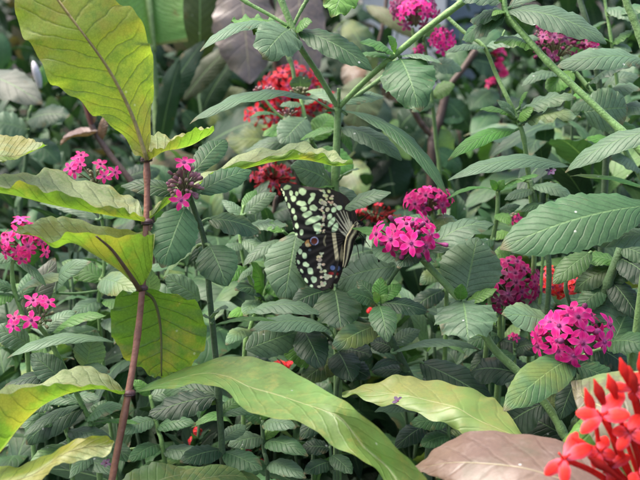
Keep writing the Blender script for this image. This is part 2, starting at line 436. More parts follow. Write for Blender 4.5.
def bud_mesh(matk, ln=1.5, fat=0.22):
    key = ('bud', matk, ln, fat)
    if key in FL: return FL[key]
    mb = MB()
    tube(mb, [Vector((0, 0, -ln)), Vector((0.02, 0, -ln * 0.5)), Vector((0, 0, -fat * 1.5)), Vector((0, 0, 0)), Vector((0, 0, fat * 1.6)), Vector((0, 0, fat * 2.1))],
         lambda t: fat * (0.32 if t < 0.3 else 0.5 if t < 0.5 else 1.0 if t < 0.85 else 0.75 if t < 0.95 else 0.1), (0, 0, 0), 7)
    me = mb.mesh('bud', MAT[matk]); FL[key] = me; return me
def frame(p, nrm, sc, spin):
    z = nrm.normalized(); x = z.orthogonal().normalized(); y = z.cross(x)
    M = Matrix((x, y, z)).transposed().to_4x4()
    return Matrix.Translation(p) @ M @ Matrix.Rotation(spin, 4, 'Z') @ Matrix.Diagonal((sc, sc, sc, 1))
def head(plant, cx, cy, d, rx, ry, n, mat, dia=26, nb=0, budmat='mauvebud', up=0.75, spread=-0.1, extra=(), npet=5, tl=1.15, pw=0.235, calyx='calyx', green=True, fat=0.2, label=None, back=None):
    """A domed flower cluster: a tuft of flower stalks (the part) bearing separate florets and buds (sub-parts)."""
    c = P(cx, cy, d); mrx, mry = px2m(rx, d), px2m(ry, d); r = px2m(dia, d) / 2
    tc = (CAM - c).normalized(); ax = (UP * up + tc * (1 - up) * 1.6).normalized()
    root = c - ax * (mrx + mry) * 0.5 * 0.85 if back is None else P(*back)
    spots = []
    tot = n + nb; ga = math.pi * (3 - 5 ** .5); i = 0; k = 0
    big = int(tot * 2 / (1 - spread)) + 2
    for i in range(big):
        z = 1 - 2 * (i + 0.5) / big
        if z < spread or len(spots) >= tot: break
        rr = math.sqrt(1 - z * z); a = ga * i
        x = ax.orthogonal().normalized(); y = ax.cross(x)
        dv = ax * z + (x * math.cos(a) + y * math.sin(a)) * rr + Vector((R.uniform(-.12, .12), R.uniform(-.12, .12), R.uniform(-.12, .12)))
        p = c + RT * dv.dot(RT) * mrx * R.uniform(0.72, 1.1) + UPV * dv.dot(UPV) * mry * R.uniform(0.72, 1.1) - FWD * dv.dot(-FWD) * mrx * 0.8
        spots.append((p, (dv + tc * 0.35).normalized()))
    R.shuffle(spots)
    items = [(p, nv, 'b' if k < nb else 'f') for k, (p, nv) in enumerate(spots)]
    for e in extra:
        p = P(e[0], e[1], e[2]); nv = (tc + RT * e[3] + UPV * e[4]).normalized(); items.append((p, nv, e[5] if len(e) > 5 else 'f'))
    mb = MB()
    for p, nv, ty in items:
        q = p - nv * r * (tl if ty == 'f' else 1.0) * (1.0)
        tube(mb, cr([root, root.lerp(q, 0.5) + ax * 0.001, q], 3), r * 0.075, (0, 0, 0), 5)
        blob(mb, q, nv, (r * 0.22, r * 0.12), (0, 0, 0), 6, 4)
        if green:
            for _ in range(2):
                sd_ = Vector((R.uniform(-1, 1), R.uniform(-1, 1), R.uniform(-1, 1))).normalized() * r * 0.35
                tube(mb, [q, q + (nv * r * 0.3 + sd_)], lambda t: r * 0.07 * (1 - 0.8 * t), (0, 0, 0), 4)
    h = mb.obj('flower_head', MAT[calyx], plant.t)
    if label: h['label'] = label
    for k, (p, nv, ty) in enumerate(items):
        sc = r * R.uniform(0.86, 1.08)
        if ty == 'f': link('floret', floret_mesh({'magenta': 'deep', 'deep': 'dusk', 'pink': 'magenta', 'red': 'wilt'}.get(mat, mat) if R.random() < .16 else mat, npet, k % 4, tl, pw), h, frame(p, nv, sc, R.uniform(0, 6.28)))
        else: link('bud', bud_mesh(budmat, 1.3, fat), h, frame(p, nv, sc, R.uniform(0, 6.28)))
    return h
# ------------------------------------------------------------------ the yellow-leaved sapling on the left
t = Plant('sapling', 'red-stemmed sapling with big translucent yellow-green leaves at the left', 'sapling',
          [([(146.5, 150, .585), (147, 200, .585), (143, 280, .58), (137, 340, .58), (128, 395, .575), (112, 480, .57), (102, 540, .57)], 6.4, STEM_R, True)], mat='bark')
def T(l, m, r): return (l, m, r)
D = .58
t.patch([((145, 160, D), (146.5, 161, D), (148, 160, D)), ((129, 145, D), (141, 140, D), (150, 140, D)), ((104, 120, .575), (132, 115, .575), (151.5, 112, .585)),
         ((83, 104, .57), (121, 93, .57), (154, 86, .585)), ((58, 89, .565), (109, 70, .565), (152.5, 58, .58)), ((43, 66, .56), (96, 50, .56), (149, 43, .575)),
         ((29, 44, .56), (82, 32, .555), (141, 21, .57)), ((16, 16, .56), (66, 12, .555), (123, 3, .565)), ((18, -8, .56), (50, -12, .555), (97, -20, .565)),
         ((28, -35, .56), (36, -42, .555), (62, -48, .56)), ((24, -62, .56), (25, -62, .56), (26, -62, .56))],
        ca='y', cb='y', nvein=14, mid=[(147, 160, .578), (132, 115, .572), (109, 70, .562), (82, 32, .552), (50, -12, .552)], midcol=(.27, .22, .08), midw=4, wave=1.6)
t.patch([((147, 160, D), (148, 161, D), (147, 158, .585)), ((150, 150, .575), (156, 156, .58), (149, 138, .59)), ((160, 149, .575), (166, 150.5, .585), (158, 133, .60)),
         ((172, 141, .58), (178, 149, .59), (171, 137, .605)), ((186, 133, .585), (192, 145, .595), (184, 134, .605)), ((200, 128.5, .585), (204, 138, .595), (198, 129, .605)),
         ((213, 128, .585), (211, 134, .59), (208, 127, .60)), ((214, 130, .59), (214, 130, .59), (214, 130, .59))],
        ca='x', cb='P', mat='glow', wave=0.8, nvein=9)
t.patch([((147, 222, .585), (147, 223, .585), (147, 221, .585)), ((158, 206, .60), (158, 212, .60), (157, 203, .61)), ((182, 188, .625), (182, 194, .625), (182, 184, .64)),
         ((215, 173, .64), (214, 178, .645), (213, 169, .66)), ((250, 160, .645), (248, 168, .65), (247, 153, .68)), ((282, 155, .645), (281, 160.5, .65), (280, 146, .68)),
         ((306, 150, .645), (304, 160, .65), (304, 143.5, .68)), ((322, 156, .645), (321, 163, .65), (322, 148, .67)), ((338, 161, .65), (336, 166, .65), (338, 155, .665)),
         ((353, 163, .655), (353, 164, .655), (353, 162, .655))], ca='x', cb='P', mat='glow', nvein=14, wave=1.3)
t.patch([((146, 222, D), (146, 222, D), (146, 221, D)), ((132, 211, .572), (131, 219.5, .58), (136, 200, .60)), ((117, 209, .57), (115, 216.5, .575), (117, 190, .615)),
         ((86, 201, .56), (84, 211, .57), (86, 181, .615)), ((52, 191.5, .555), (50, 204.5, .565), (54, 170, .61)), ((27, 184, .55), (25, 198, .56), (32, 172, .60)),
         ((2, 186, .55), (0, 193, .56), (0, 177, .59)), ((-30, 188, .555), (-30, 192, .56), (-30, 184, .575)), ((-45, 190, .56), (-45, 190, .56), (-45, 190, .56))],
        ca='x', cb='P', mat='glow', wave=1.2)
t.patch([((154, 236, .57), (152, 268, .58), (155, 233, .575)), ((147, 235, .57), (146, 281, .58), (147, 232, .585)), ((137, 235, .565), (140, 289, .58), (137, 231, .60)),
         ((118, 236, .555), (118, 270, .575), (116, 229, .605)), ((96, 235, .55), (91, 253, .57), (86, 221.5, .61)), ((68, 231, .545), (72, 243, .565), (62, 217, .605)),
         ((56, 243, .545), (54, 247, .56), (50, 216.5, .60)), ((38, 235.5, .55), (37, 236, .56), (34, 222, .59)), ((22, 233.5, .56), (22, 234, .565), (22, 226, .575)), ((15, 232, .57), (15, 232, .57), (15, 231.5, .57))],
        ca='x', cb='P', mat='glow', mid=[(140, 290, .576), (128, 272, .5655), (112, 250, .556), (96, 236, .5485)], midcol=(.10, .06, .03), midw=5, wave=0.6)
t.patch([((140, 291, .583), (141, 291, .583), (143, 291, .583)), ((120, 294, .59), (152, 298, .592), (188, 297, .60)), ((111, 312, .595), (158, 315, .597), (204, 318, .61)),
         ((113, 337, .60), (161, 338, .60), (206, 341, .612)), ((126, 358, .605), (161, 357, .60), (195, 362, .612)), ((147, 373, .607), (161, 370, .602), (179, 373, .607)), ((161, 378, .603), (161.5, 378, .603), (162, 378, .603))],
        ca='Y', cb='Y', nvein=9, mid=[(143, 291, .581), (153, 299, .589), (159, 316, .593), (161.5, 340, .596), (161.5, 376, .60)], midcol=(.12, .13, .04), midw=3.5, wave=1.2)
t.patch([((130, 393, .575), (130, 393, .575), (130, 392, .575)), ((120, 391, .57), (119, 394, .572), (121, 387, .59)), ((104, 386.5, .56), (103, 389, .57), (105, 373, .60)), ((84, 385, .55), (84, 390, .56), (85, 366.5, .61)),
         ((60, 384.5, .54), (62, 396, .55), (65, 369, .60)), ((42, 385, .535), (41, 407, .545), (46, 381, .59)), ((14, 392, .53), (20, 427, .54), (20, 385, .57)), ((-12, 402, .525), (-2, 455, .53), (-6, 396, .55)), ((-25, 470, .525), (-24, 472, .525), (-25, 468, .525))],
        ca='x', cb='P', mat='glow', wave=0.6, nvein=12)
t.patch([((131, 394, .575), (131, 394, .575), (131, 393, .575)), ((152, 390, .575), (151, 387, .578), (150, 384.5, .58)), ((180, 386, .57), (180, 378, .58), (178, 371, .60)), ((204, 385, .56), (206, 373, .58), (205, 361, .60)),
         ((229, 392, .55), (229, 377, .575), (235, 357, .60)), ((241, 407, .54), (250, 387, .565), (260, 358, .595)), ((258, 416, .535), (275, 394, .56), (281, 365, .59)), ((287, 418, .53), (299, 402, .55), (306, 380, .58)),
         ((310, 428, .525), (326, 411, .538), (340, 397, .540)), ((331, 444, .52), (343, 420, .532), (361, 415, .512)), ((358, 457, .515), (363, 446, .526), (392, 442, .498)), ((376, 471, .51), (386, 466, .518), (413, 463, .488)),
         ((395, 492, .505), (402, 487, .508), (429, 486, .484)), ((428, 512, .50), (428, 512, .50), (428, 512, .50))], ca='p', cb='p', mat='pale', nvein=15, wave=.6, flat=True)
t.leaf(108, 512, .575, 190, 474, .60, 44, .5, 'w', 'pale', kind='r', pet=False, arch=.15); t.leaf(108, 520, .575, 228, 482, .62, 40, .5, 'w', 'pale', kind='r', pet=False, arch=.2); t.leaf(108, 525, .575, 265, 484, .64, 30, .5, 'w', 'pale', kind='r', pet=False, arch=.2)
for (x, y, d_) in [(146.5, 159, .583), (147, 222, .583), (142, 288, .58), (129.5, 393, .575)]:
    mb = MB(); blob(mb, P(x, y, d_), UPV + RT * -.1, (.0022, .0036), (.11, .05, .05), 12, 8); blob(mb, P(x, y + 2, d_), UPV + RT * -.1, (.0008, .0038), (.05, .025, .03), 12, 6)
    mb.obj('stem_node', MAT['bark'], t.t)

t = Plant('sapling', 'low sapling at the bottom left corner with one curling yellow-green leaf', 'sapling',
          [([(-50, 470, .52), (-54, 520, .52)], 7, STEM_R, True)], mat='bark')
t.patch([((-50, 470, .52), (-50, 471, .52), (-50, 469, .52)), ((-22, 505, .515), (-18, 492, .52), (-25, 474, .54)), ((10, 497, .51), (6, 484, .515), (0, 467, .54)), ((40, 482, .505), (34, 474, .515), (22, 465, .54)),
         ((52, 468, .505), (50, 463, .515), (44, 456, .535)), ((67, 463, .51), (66, 453, .515), (66, 445, .525)), ((88, 459, .515), (88, 447, .52), (87.5, 436, .522)), ((107, 455, .52), (109, 446, .525), (108, 437.5, .525)), ((114, 443, .525), (114.5, 442, .525), (114, 441, .525))],
        ca='P', cb='y', mat='glow', split=.6, wave=0.5)
t.patch([((-50, 470, .52), (-50, 471, .52), (-50, 469, .52)), ((-25, 168, .57), (-24, 160, .585), (-25, 138, .60)), ((0, 162, .57), (0, 156, .575), (0, 135.5, .60)), ((18, 158, .575), (16, 156, .58), (22, 136.5, .60)), ((41, 146, .58), (40, 148, .585), (36, 141, .595)), ((47, 145, .585), (47, 145, .585), (47, 145, .585))][1:],
        ca='x', cb='P', mat='glow', wave=.5)

# ------------------------------------------------------------------ bronze-leaved plant at the lower right, in front
P_near = P
def P(x, y, d): return P_near(x, y, d + .06)
t = Plant('red_flower_shrub', 'foreground shrub with scarlet four-petalled flowers and bronze leaves, lower right corner', 'flowering shrub',
          [([(648, 505, .42), (655, 560, .43)], 8, STEM_B, True), ([(648, 505, .42), (690, 470, .46), (700, 430, .5)], 5, STEM_B, False)], mat='bark')
t.patch([((650, 505, .42), (650, 506, .42), (650, 504, .42)), ((612, 520, .415), (610, 492, .42), (606, 456, .45)), ((572, 515, .41), (566, 480, .42), (562, 441.5, .455)), ((530, 505, .41), (523, 468, .425), (516, 433, .46)),
         ((486, 494, .42), (478, 463, .435), (470, 432, .465)), ((450, 481, .435), (446, 463, .445), (440, 446, .465)), ((426, 474, .45), (424, 468, .455), (423, 460, .465)), ((409, 473, .46), (409, 472.5, .46), (409, 472, .46))],
        ca='v', cb='v', mat='bronze', nvein=9, wave=.4, label='dull bronze-pink leaf with a powdery bloom')
t.patch([((648, 505, .42), (648, 506, .42), (648, 504, .42)), ((650, 480, .44), (650, 430, .45), (650, 372, .47)), ((612, 462, .45), (615, 412, .46), (622, 371, .48)), ((588, 432, .46), (592, 402, .47), (600, 374, .485)), ((576, 404, .475), (578, 393, .48), (584, 379, .487)), ((571, 383, .485), (571, 382, .485), (571.5, 381, .485))][1:],
        ca='m', cb='m', mat='pale', nvein=8, wave=.1)
t.patch([((640, 500, .47), (640, 495, .47), (640, 490, .47)), ((604, 468, .48), (606, 440, .48), (606, 420, .49)), ((575, 452, .485), (580, 430, .485), (588, 412, .495)), ((562, 442, .49), (562, 441, .49), (563, 440, .49))], ca='l', cb='l', mat='leaf', wave=.3, nvein=5)
t.patch([((648, 505, .46), (648, 506, .46), (648, 504, .46)), ((600, 500, .49), (602, 486, .50), (600, 468, .52)), ((543, 468, .51), (546, 455, .515), (543, 444, .53)), ((526, 446, .52), (524, 440, .525), (523, 433, .535)),
         ((468, 433, .53), (480, 421, .535), (499, 404, .56)), ((453, 429, .535), (457, 408, .54), (482, 392, .565)), ((429, 417, .54), (434, 402, .55), (447, 384, .57)), ((402, 408, .55), (408, 396, .555), (416, 376.5, .575)), ((378, 404, .56), (384, 393, .565), (396, 377, .575)), ((358, 397, .57), (362, 391, .575), (366, 383.5, .58)), ((342, 396, .58), (342, 395.5, .58), (342, 395, .58))],
        ca='z', cb='z', mat='pale', nvein=11, wave=1.0, label='pale yellow-green leaf with a jagged edge')
rf = []
def redf(hc, petals, c, tubeto, d):
    """One large four-petalled floret: petals traced to their tips, slender tube behind."""
    mb = MB(); o = P(c[0], c[1], d); tc = (CAM - o).normalized()
    for (x, y, dd, wp) in petals:
        blade(mb, o + tc * .0005, P(x, y, d + dd), (tc + UP * .4).normalized(), px2m(wp, d), .10, (0, 0, 0), 'd', nu=6, nvs=12, vfold=.25, wave=.02, droop=.1)
    e = P(*tubeto); tube(mb, cr([o, o.lerp(e, .5) + UPV * .0025, e], 6), lambda t: .0013 + .0005 * t, (0, 0, 0), 7)
    for k in range(4):
        a = k * 1.57 + .7; tube(mb, [o, o + (RT * math.cos(a) + UPV * math.sin(a)) * .0035 + tc * .003], .0005, (0, 0, 0), 5)
    blob(mb, o, tc, (.0012, .0018), (0, 0, 0), 7, 5)
    return mb.obj('floret', MAT['scarlet'], hc)
mb = MB(); root = (652, 512, .42)
blob(mb, P(*root), UP, (.006, .005), (0, 0, 0)); hd = mb.obj('flower_head', MAT['wilt'], t.t)
redf(hd, [(576, 413, .0, 17), (623, 391, .01, 20), (630, 415, -.005, 19), (581, 433, -.005, 15)], (602, 416, .395), (640, 500, .42), .395)
redf(hd, [(545, 475, .0, 15), (565, 484, -.006, 14), (593, 446, .004, 18), (577, 432, .012, 13)], (564, 459, .39), (628, 498, .42), .39)
redf(hd, [(612, 431, .0, 15), (640, 414, .008, 17), (648, 440, -.004, 16), (618, 450, -.004, 14)], (630, 433, .395), (650, 505, .42), .395)
redf(hd, [(582, 450, .0, 14), (606, 436, .006, 15), (616, 456, 0, 15), (594, 468, -.004, 14)], (600, 452, .40), (640, 508, .42), .40)
redf(hd, [(628, 478, .0, 14), (650, 462, .006, 15), (655, 488, 0, 15), (634, 494, -.004, 14)], (642, 478, .395), (652, 512, .42), .395)
redf(hd, [(606, 387, .0, 13), (640, 372, .01, 15), (655, 397, -.005, 18), (634, 402, 0, 14)], (634, 389, .40), (652, 490, .42), .40)
redf(hd, [(602, 470, .0, 14), (630, 455, .005, 14), (615, 490, .0, 14), (590, 458, .01, 10)], (609, 468, .405), (640, 500, .42), .405)
redf(hd, [(620, 425, .0, 14), (655, 420, .01, 14), (650, 448, .0, 14), (626, 436, .01, 10)], (636, 432, .41), (648, 500, .42), .41)
for (x0, y0, x1, y1) in [(585, 388, 606, 470), (594, 379, 618, 455), (608, 374, 626, 440), (620, 358, 640, 430), (629, 366, 645, 440), (572, 437, 612, 478), (640, 352, 650, 430), (588, 457, 640, 498), (604, 500, 650, 512), (646, 420, 652, 500)]:
    mb = MB(); a = P(x0, y0, .395); b = P(x0 + (x1 - x0) * .5, y0 + (y1 - y0) * .42, .40); e = P(x1, y1, .41); f_ = P(*root)
    tube(mb, cr([a, b, e, f_], 6), lambda q: .0003 + .0014 * math.exp(-((q - .15) / .085) ** 2) + (.0008 if q > .1 else q * .008), (0, 0, 0), 8)
    mb.obj('bud', MAT['scarlet'], hd)

P = P_near
# ------------------------------------------------------------------ flowering shoots (star-flowered bedding plants)
G = 'star-flowered bedding plants'
def star(label, stems, name='star_flower_plant', cat='flowering plant'): return Plant(name, label, cat, stems, group=G)
# budding head beside the red stem
p = star('flower shoot with mauve buds and two open pink stars beside the red stem', [([(188, 192, .60), (196, 215, .61), (205, 245, .615), (210, 300, .62), (216, 360, .63), (219, 400, .635), (223, 462, .64), (226, 500, .65)], 7, STEM_D, True)])
head(p, 185, 186, .595, 17, 19, 0, 'pink', 15, nb=46, budmat='mauvebud', spread=-.35, fat=.25, extra=[(184, 162.5, .585, 0, .9), (181, 200, .575, 0, -.1)])
for o in p.t.children:
    if o.name.startswith('flower_head'):
        for c in o.children:
            if c.name.startswith('floret'): c.matrix_basis = c.matrix_basis @ Matrix.Diagonal((1.6, 1.6, 1.2, 1))
p.leaf(180, 193, .60, 121, 186, .60, 17, .5, 'g'); p.leaf(195, 172, .61, 226, 140, .64, 25, .55, 'g'); p.leaf(198, 193, .60, 251, 170, .62, 25, .5, 'g')
p.leaf(185, 207, .595, 162, 268, .575, 46, .75, 'g', wave=.02); p.leaf(209, 245, .61, 227, 286, .59, 42, .75, 'g', wave=.02); p.leaf(208, 219, .615, 261, 233, .62, 21, .3, 'k')
p.leaf(199, 245, .62, 163, 280, .66, 18, .5, 's'); p.leaf(213, 326, .625, 276, 321, .62, 5, .1, 'b', kind='n'); p.leaf(212, 320, .62, 228, 308, .60, 14, .4, 's'); p.leaf(212, 323, .62, 203, 316, .61, 10, .4, 's')
p.leaf(217, 396, .635, 148, 416, .63, 26, .35, 'k', wave=.05); p.leaf(217, 394, .635, 163, 392, .66, 22, .6, 'g'); p.leaf(220, 416, .635, 262, 413, .64, 9, .2, 'g')
p.leaf(220, 415, .635, 246, 396, .65, 14, .4, 'b'); p.leaf(218, 404, .635, 205, 395, .64, 12, .4, 'b'); p.leaf(222, 450, .64, 180, 462, .62, 22, .4, 'k'); p.leaf(223, 452, .64, 262, 470, .62, 24, .4, 'g'); p.leaf(222, 440, .64, 246, 425, .66, 16, .5, 's')
# left pink ball
p = star('shoot with a dense pink flower ball below the yellow leaves at the left edge', [([(24, 248, .73), (14, 258, .73), (12, 272, .73), (15, 293, .735), (24, 322, .74), (28, 365, .75)], 5, STEM_G, True)])
head(p, 24, 244, .72, 22, 23, 19, 'pink', 18, nb=8, budmat='pink', up=.5)
p.leaf(14, 258, .73, -22, 262, .72, 12, .4, 's'); p.leaf(15, 262, .73, 46, 286, .71, 9, .4, 'g', kind='n'); p.leaf(16, 293, .735, 72, 278, .72, 13, .35, 's', kind='n'); p.leaf(15, 290, .735, -20, 282, .73, 12, .4, 'g')
p.leaf(24, 322, .74, 55, 258, .76, 26, .7, 'e'); p.leaf(20, 300, .735, 36, 270, .76, 16, .6, 'g'); p.leaf(14, 295, .735, -15, 305, .72, 14, .4, 'b'); p.leaf(26, 335, .74, -10, 345, .72, 20, .5, 'g')
# four pink stars on green bud cluster
p = star('shoot with few pink stars over a green bud tuft, left of the round yellow leaf', [([(38, 325, .665), (48, 338, .67), (66, 372, .68), (82, 405, .69), (96, 436, .70), (100, 480, .71)], 6, STEM_G, True)])
head(p, 38, 320, .665, 15, 13, 0, 'magenta', 12, nb=16, budmat='calyx', fat=.3, spread=.0, extra=[(33, 300, .655, -.2, .8), (48, 302, .65, .3, .7), (14, 318, .655, -.4, .5), (31, 320, .64, 0, .2), (13, 326, .65, -.4, .1), (40, 301, .66, 0, .9)])
for o in p.t.children:
    if o.name.startswith('flower_head'):
        for c in o.children:
            if c.name.startswith('floret'): c.matrix_basis = c.matrix_basis @ Matrix.Diagonal((1.6, 1.6, 1.3, 1))
p.leaf(114, 342, .66, 7, 358, .64, 11, .2, 's', kind='n', pet=False); p.leaf(66, 384, .67, 31, 354, .67, 28, .75, 's'); p.leaf(86, 368, .68, 95, 330, .67, 32, .8, 's'); p.leaf(45, 333, .67, 76, 311, .68, 14, .3, 's')
p.leaf(50, 335, .67, 106, 316, .66, 13, .25, 'b', kind='n'); p.leaf(30, 345, .67, -8, 328, .66, 26, .7, 's'); p.leaf(66, 372, .68, 0, 392, .66, 14, .2, 'k'); p.leaf(70, 378, .68, 110, 372, .66, 20, .5, 's')
p.leaf(82, 405, .69, 24, 436, .66, 11, .25, 's', kind='n'); p.leaf(84, 408, .69, 26, 444, .70, 26, .6, 'k'); p.leaf(86, 420, .69, 125, 408, .67, 18, .45, 'g'); p.leaf(83, 402, .69, 40, 403, .70, 13, .4, 'g'); p.leaf(90, 425, .69, 140, 424, .67, 7, .15, 'b', kind='n')
p.leaf(96, 440, .70, 40, 462, .70, 20, .6, 'g'); p.leaf(98, 445, .70, 135, 462, .68, 20, .5, 'g'); p.leaf(92, 430, .70, 106, 400, .71, 22, .6, 'g'); p.leaf(97, 455, .70, 70, 478, .66, 18, .5, 's')
# pink sprig behind the yellow leaf
p = star('small sprig of pink stars peeping over the long pale leaf at upper left', [([(94, 180, .74), (98, 200, .75), (104, 235, .76), (104, 270, .76), (100, 330, .77)], 4, STEM_G, True)])
head(p, 96, 178, .735, 15, 8, 0, 'pink', 11, nb=14, budmat='calyx', fat=.3, spread=.1, extra=[(81, 155, .73, 0, .9), (80, 164, .72, -.1, .3), (70, 168, .72, -.5, .3), (74, 171, .72, -.3, 0), (100, 164, .72, .1, .8), (104, 176, .71, 0, .1), (115, 172, .72, .5, .2), (78, 159, .74, -.3, .7)])
for o in p.t.children:
    if o.name.startswith('flower_head'):
        for c in o.children:
            if c.name.startswith('floret'): c.matrix_basis = c.matrix_basis @ Matrix.Diagonal((1.5, 1.5, 1.3, 1))
p.leaf(98, 220, .75, 40, 203, .77, 15, .4, 's'); p.leaf(104, 240, .75, 70, 230, .76, 10, .3, 'g'); p.leaf(100, 218, .755, 130, 212, .77, 10, .4, 'b'); p.leaf(104, 280, .76, 62, 262, .77, 22, .6, 'b'); p.leaf(104, 275, .76, 140, 262, .77, 20, .5, 'g')
p.leaf(56, 293, .74, 91, 262, .70, 22, .6, 's'); p.leaf(100, 280, .745, 142, 296, .70, 30, .75, 's'); p.leaf(150, 296, .74, 149, 268, .71, 22, .7, 's', pet=False); p.leaf(200, 300, .70, 164, 276, .69, 24, .7, 's', pet=False); p.leaf(103, 300, .77, 70, 318, .74, 18, .5, 's')
p.leaf(100, 330, .77, 60, 340, .75, 18, .5, 'g'); p.leaf(102, 320, .77, 135, 335, .74, 20, .5, 's'); p.leaf(102, 300, .77, 128, 318, .74, 14, .4, 'b')

# central forked stem
p = star('tall forked green shoot above the butterfly with drooping crumpled leaves', [
    ([(338, 105, .72), (337, 140, .72), (335, 190, .725), (334, 240, .73), (336, 300, .74), (338, 360, .75)], 9, STEM_G, True),
    ([(338, 108, .72), (318, 74, .71), (299, 45, .70), (291, 24, .70), (280, -4, .70), (272, -40, .70)], 7.5, STEM_G, False),
    ([(338, 108, .72), (366, 80, .71), (397, 53, .70), (430, 26, .69), (467, -2, .685), (510, -40, .68)], 7.5, STEM_G, False),
    ([(338.5, 108, .718), (339, 88, .716)], 4, STEM_G, False), ([(292, 28, .70), (268, 14, .70), (240, -2, .70), (220, -20, .7)], 4.5, STEM_G, False),
    ([(292, 28, .70), (300, 12, .70), (309, -4, .70), (322, -30, .7)], 4.5, STEM_G, False), ([(339, 106, .725), (362, 92, .74), (390, 72, .75)], 5, STEM_G, False)])
p.leaf(290, 30, .695, 262, 57, .66, 46, .8, 's', wave=.06, kind='r', droop=.3); p.leaf(287, 29, .70, 200, 51, .66, 15, .25, 's', arch=.14); p.leaf(288, 27, .70, 231, 22, .69, 20, .2, 'l', wave=.07); p.leaf(298, 30, .70, 372, 70, .68, 26, .45, 'g')
p.leaf(295, 30, .70, 312, 22, .69, 14, .5, 'b'); p.leaf(346, -14, .70, 333, 17, .68, 36, .7, 'l', pet=False, wave=.08)
p.leaf(400, 58, .70, 420, 112, .66, 54, .75, 'g', wave=.055, droop=.25); p.leaf(399, 56, .70, 442, 64, .68, 9, .2, 's'); p.leaf(394, 54, .70, 360, 42, .69, 12, .3, 'b'); p.leaf(396, 52, .70, 388, 36, .69, 10, .5, 'l'); p.leaf(392, 58, .70, 352, 56, .71, 7, .2, 'b')
p.leaf(334, 110, .72, 190, 124, .64, 20, .18, 's', arch=.13, wave=.04, nvein=17); p.leaf(341, 110, .72, 448, 196, .66, 17, .12, 'g', arch=.12, kind='n', nvein=15); p.leaf(341, 128, .72, 402, 160, .70, 20, .4, 's'); p.leaf(334, 130, .722, 300, 140, .75, 14, .4, 'b')
p.leaf(332, 186, .725, 291, 166, .70, 34, .6, 's'); p.leaf(337, 183, .725, 360, 169, .70, 9, .3, 's'); p.leaf(337, 187, .735, 354, 212, .72, 24, .6, 's'); p.leaf(335, 187, .724, 300, 192, .70, 9, .2, 'l'); p.leaf(341, 104, .725, 384, 96, .76, 16, .5, 's'); p.leaf(335, 104, .73, 306, 92, .77, 14, .4, 's')
p.leaf(338, 126, .73, 352, 152, .72, 10, .4, 'b')
# budding pair behind
p = star('slim pale shoot with two budding flower tops before the big red cluster', [([(301, 98, .84), (306, 122, .84), (312, 142, .85), (318, 160, .86), (322, 240, .88)], 5, STEM_G, True), ([(263, 97, .84), (280, 116, .84), (305, 128, .845)], 3.5, STEM_G, False), ([(296, 96, .86), (293, 70, .86), (288, 55, .86)], 5, (.14, .24, .07), False)])
head(p, 263, 92, .84, 11, 5, 0, 'dusk', 10, nb=14, budmat='mauvebud', fat=.28, spread=.2); head(p, 301, 93, .83, 10, 5, 0, 'dusk', 9, nb=12, budmat='calyx', fat=.3, spread=.2); head(p, 288, 114, .83, 10, 4, 0, 'dusk', 8, nb=8, budmat='mauvebud', fat=.28, spread=.2)
p.leaf(306, 118, .83, 281, 144, .80, 34, .7, 's'); p.leaf(301, 90, .85, 300, 76, .84, 22, .9, 's', kind='r'); p.leaf(280, 117, .84, 250, 118, .82, 8, .2, 'g'); p.leaf(303, 125, .84, 262, 136, .83, 14, .3, 'b'); p.leaf(313, 140, .84, 332, 115, .85, 24, .6, 'l', kind='r'); p.leaf(312, 140, .85, 290, 155, .86, 12, .4, 'b')
p.leaf(316, 150, .85, 352, 172, .84, 26, .5, 'b', kind='r'); p.leaf(314, 145, .85, 245, 152, .84, 16, .4, 's'); p.leaf(302, 104, .84, 322, 94, .84, 8, .3, 's'); p.leaf(302, 104, .84, 280, 106, .83, 9, .3, 's')

# middle magenta cluster with the long slanting stem
p = star('bright magenta cluster right of the butterfly on a long slanting stem', [([(418, 254, .655), (434, 272, .66), (462, 302, .66), (478, 324, .66), (495, 350, .655), (520, 374, .65), (544, 402, .645), (563, 433, .64), (575, 480, .64)], 9, STEM_G, True),
    ([(412, 256, .66), (397, 270, .67), (386, 288, .68), (380, 305, .69)], 5, STEM_D, False)])
head(p, 408, 240, .65, 32, 22, 15, 'magenta', 26, nb=14, budmat='throat', spread=-.15, up=.6, extra=[(411, 243, .625, 0, 0.05)])
p.leaf(424, 256, .655, 494, 224, .66, 24, .3, 's', arch=.14); p.leaf(396, 266, .68, 334, 283, .718, 38, .65, 's'); p.leaf(465, 296, .66, 477, 237, .675, 62, .95, 's', arch=.03, wave=.02, kind='o'); p.leaf(463, 301, .655, 468, 340, .62, 62, .6, 's', wave=.06, kind='r', droop=.2)
p.leaf(466, 303, .655, 497, 289, .65, 11, .3, 'l'); p.leaf(460, 300, .655, 462, 284, .645, 14, .6, 'b'); p.leaf(345, 209, .69, 391, 193, .68, 15, .4, 's', pet=False); p.leaf(412, 256, .655, 352, 228, .69, 14, .3, 'b'); p.leaf(416, 252, .655, 398, 268, .635, 24, .5, 'k'); p.leaf(418, 253, .655, 436, 262, .64, 14, .5, 'g')
p.leaf(414, 254, .66, 372, 246, .68, 30, .5, 's'); p.leaf(520, 374, .65, 470, 372, .67, 30, .5, 'k', wave=.07); p.leaf(522, 376, .65, 560, 372, .68, 22, .5, 'k'); p.leaf(545, 403, .645, 500, 432, .66, 34, .5, 'k'); p.leaf(546, 405, .65, 584, 396, .67, 26, .5, 'k'); p.leaf(566, 437, .66, 512, 412, .69, 34, .6, 'k'); p.leaf(566, 436, .665, 604, 425, .69, 24, .6, 'g')
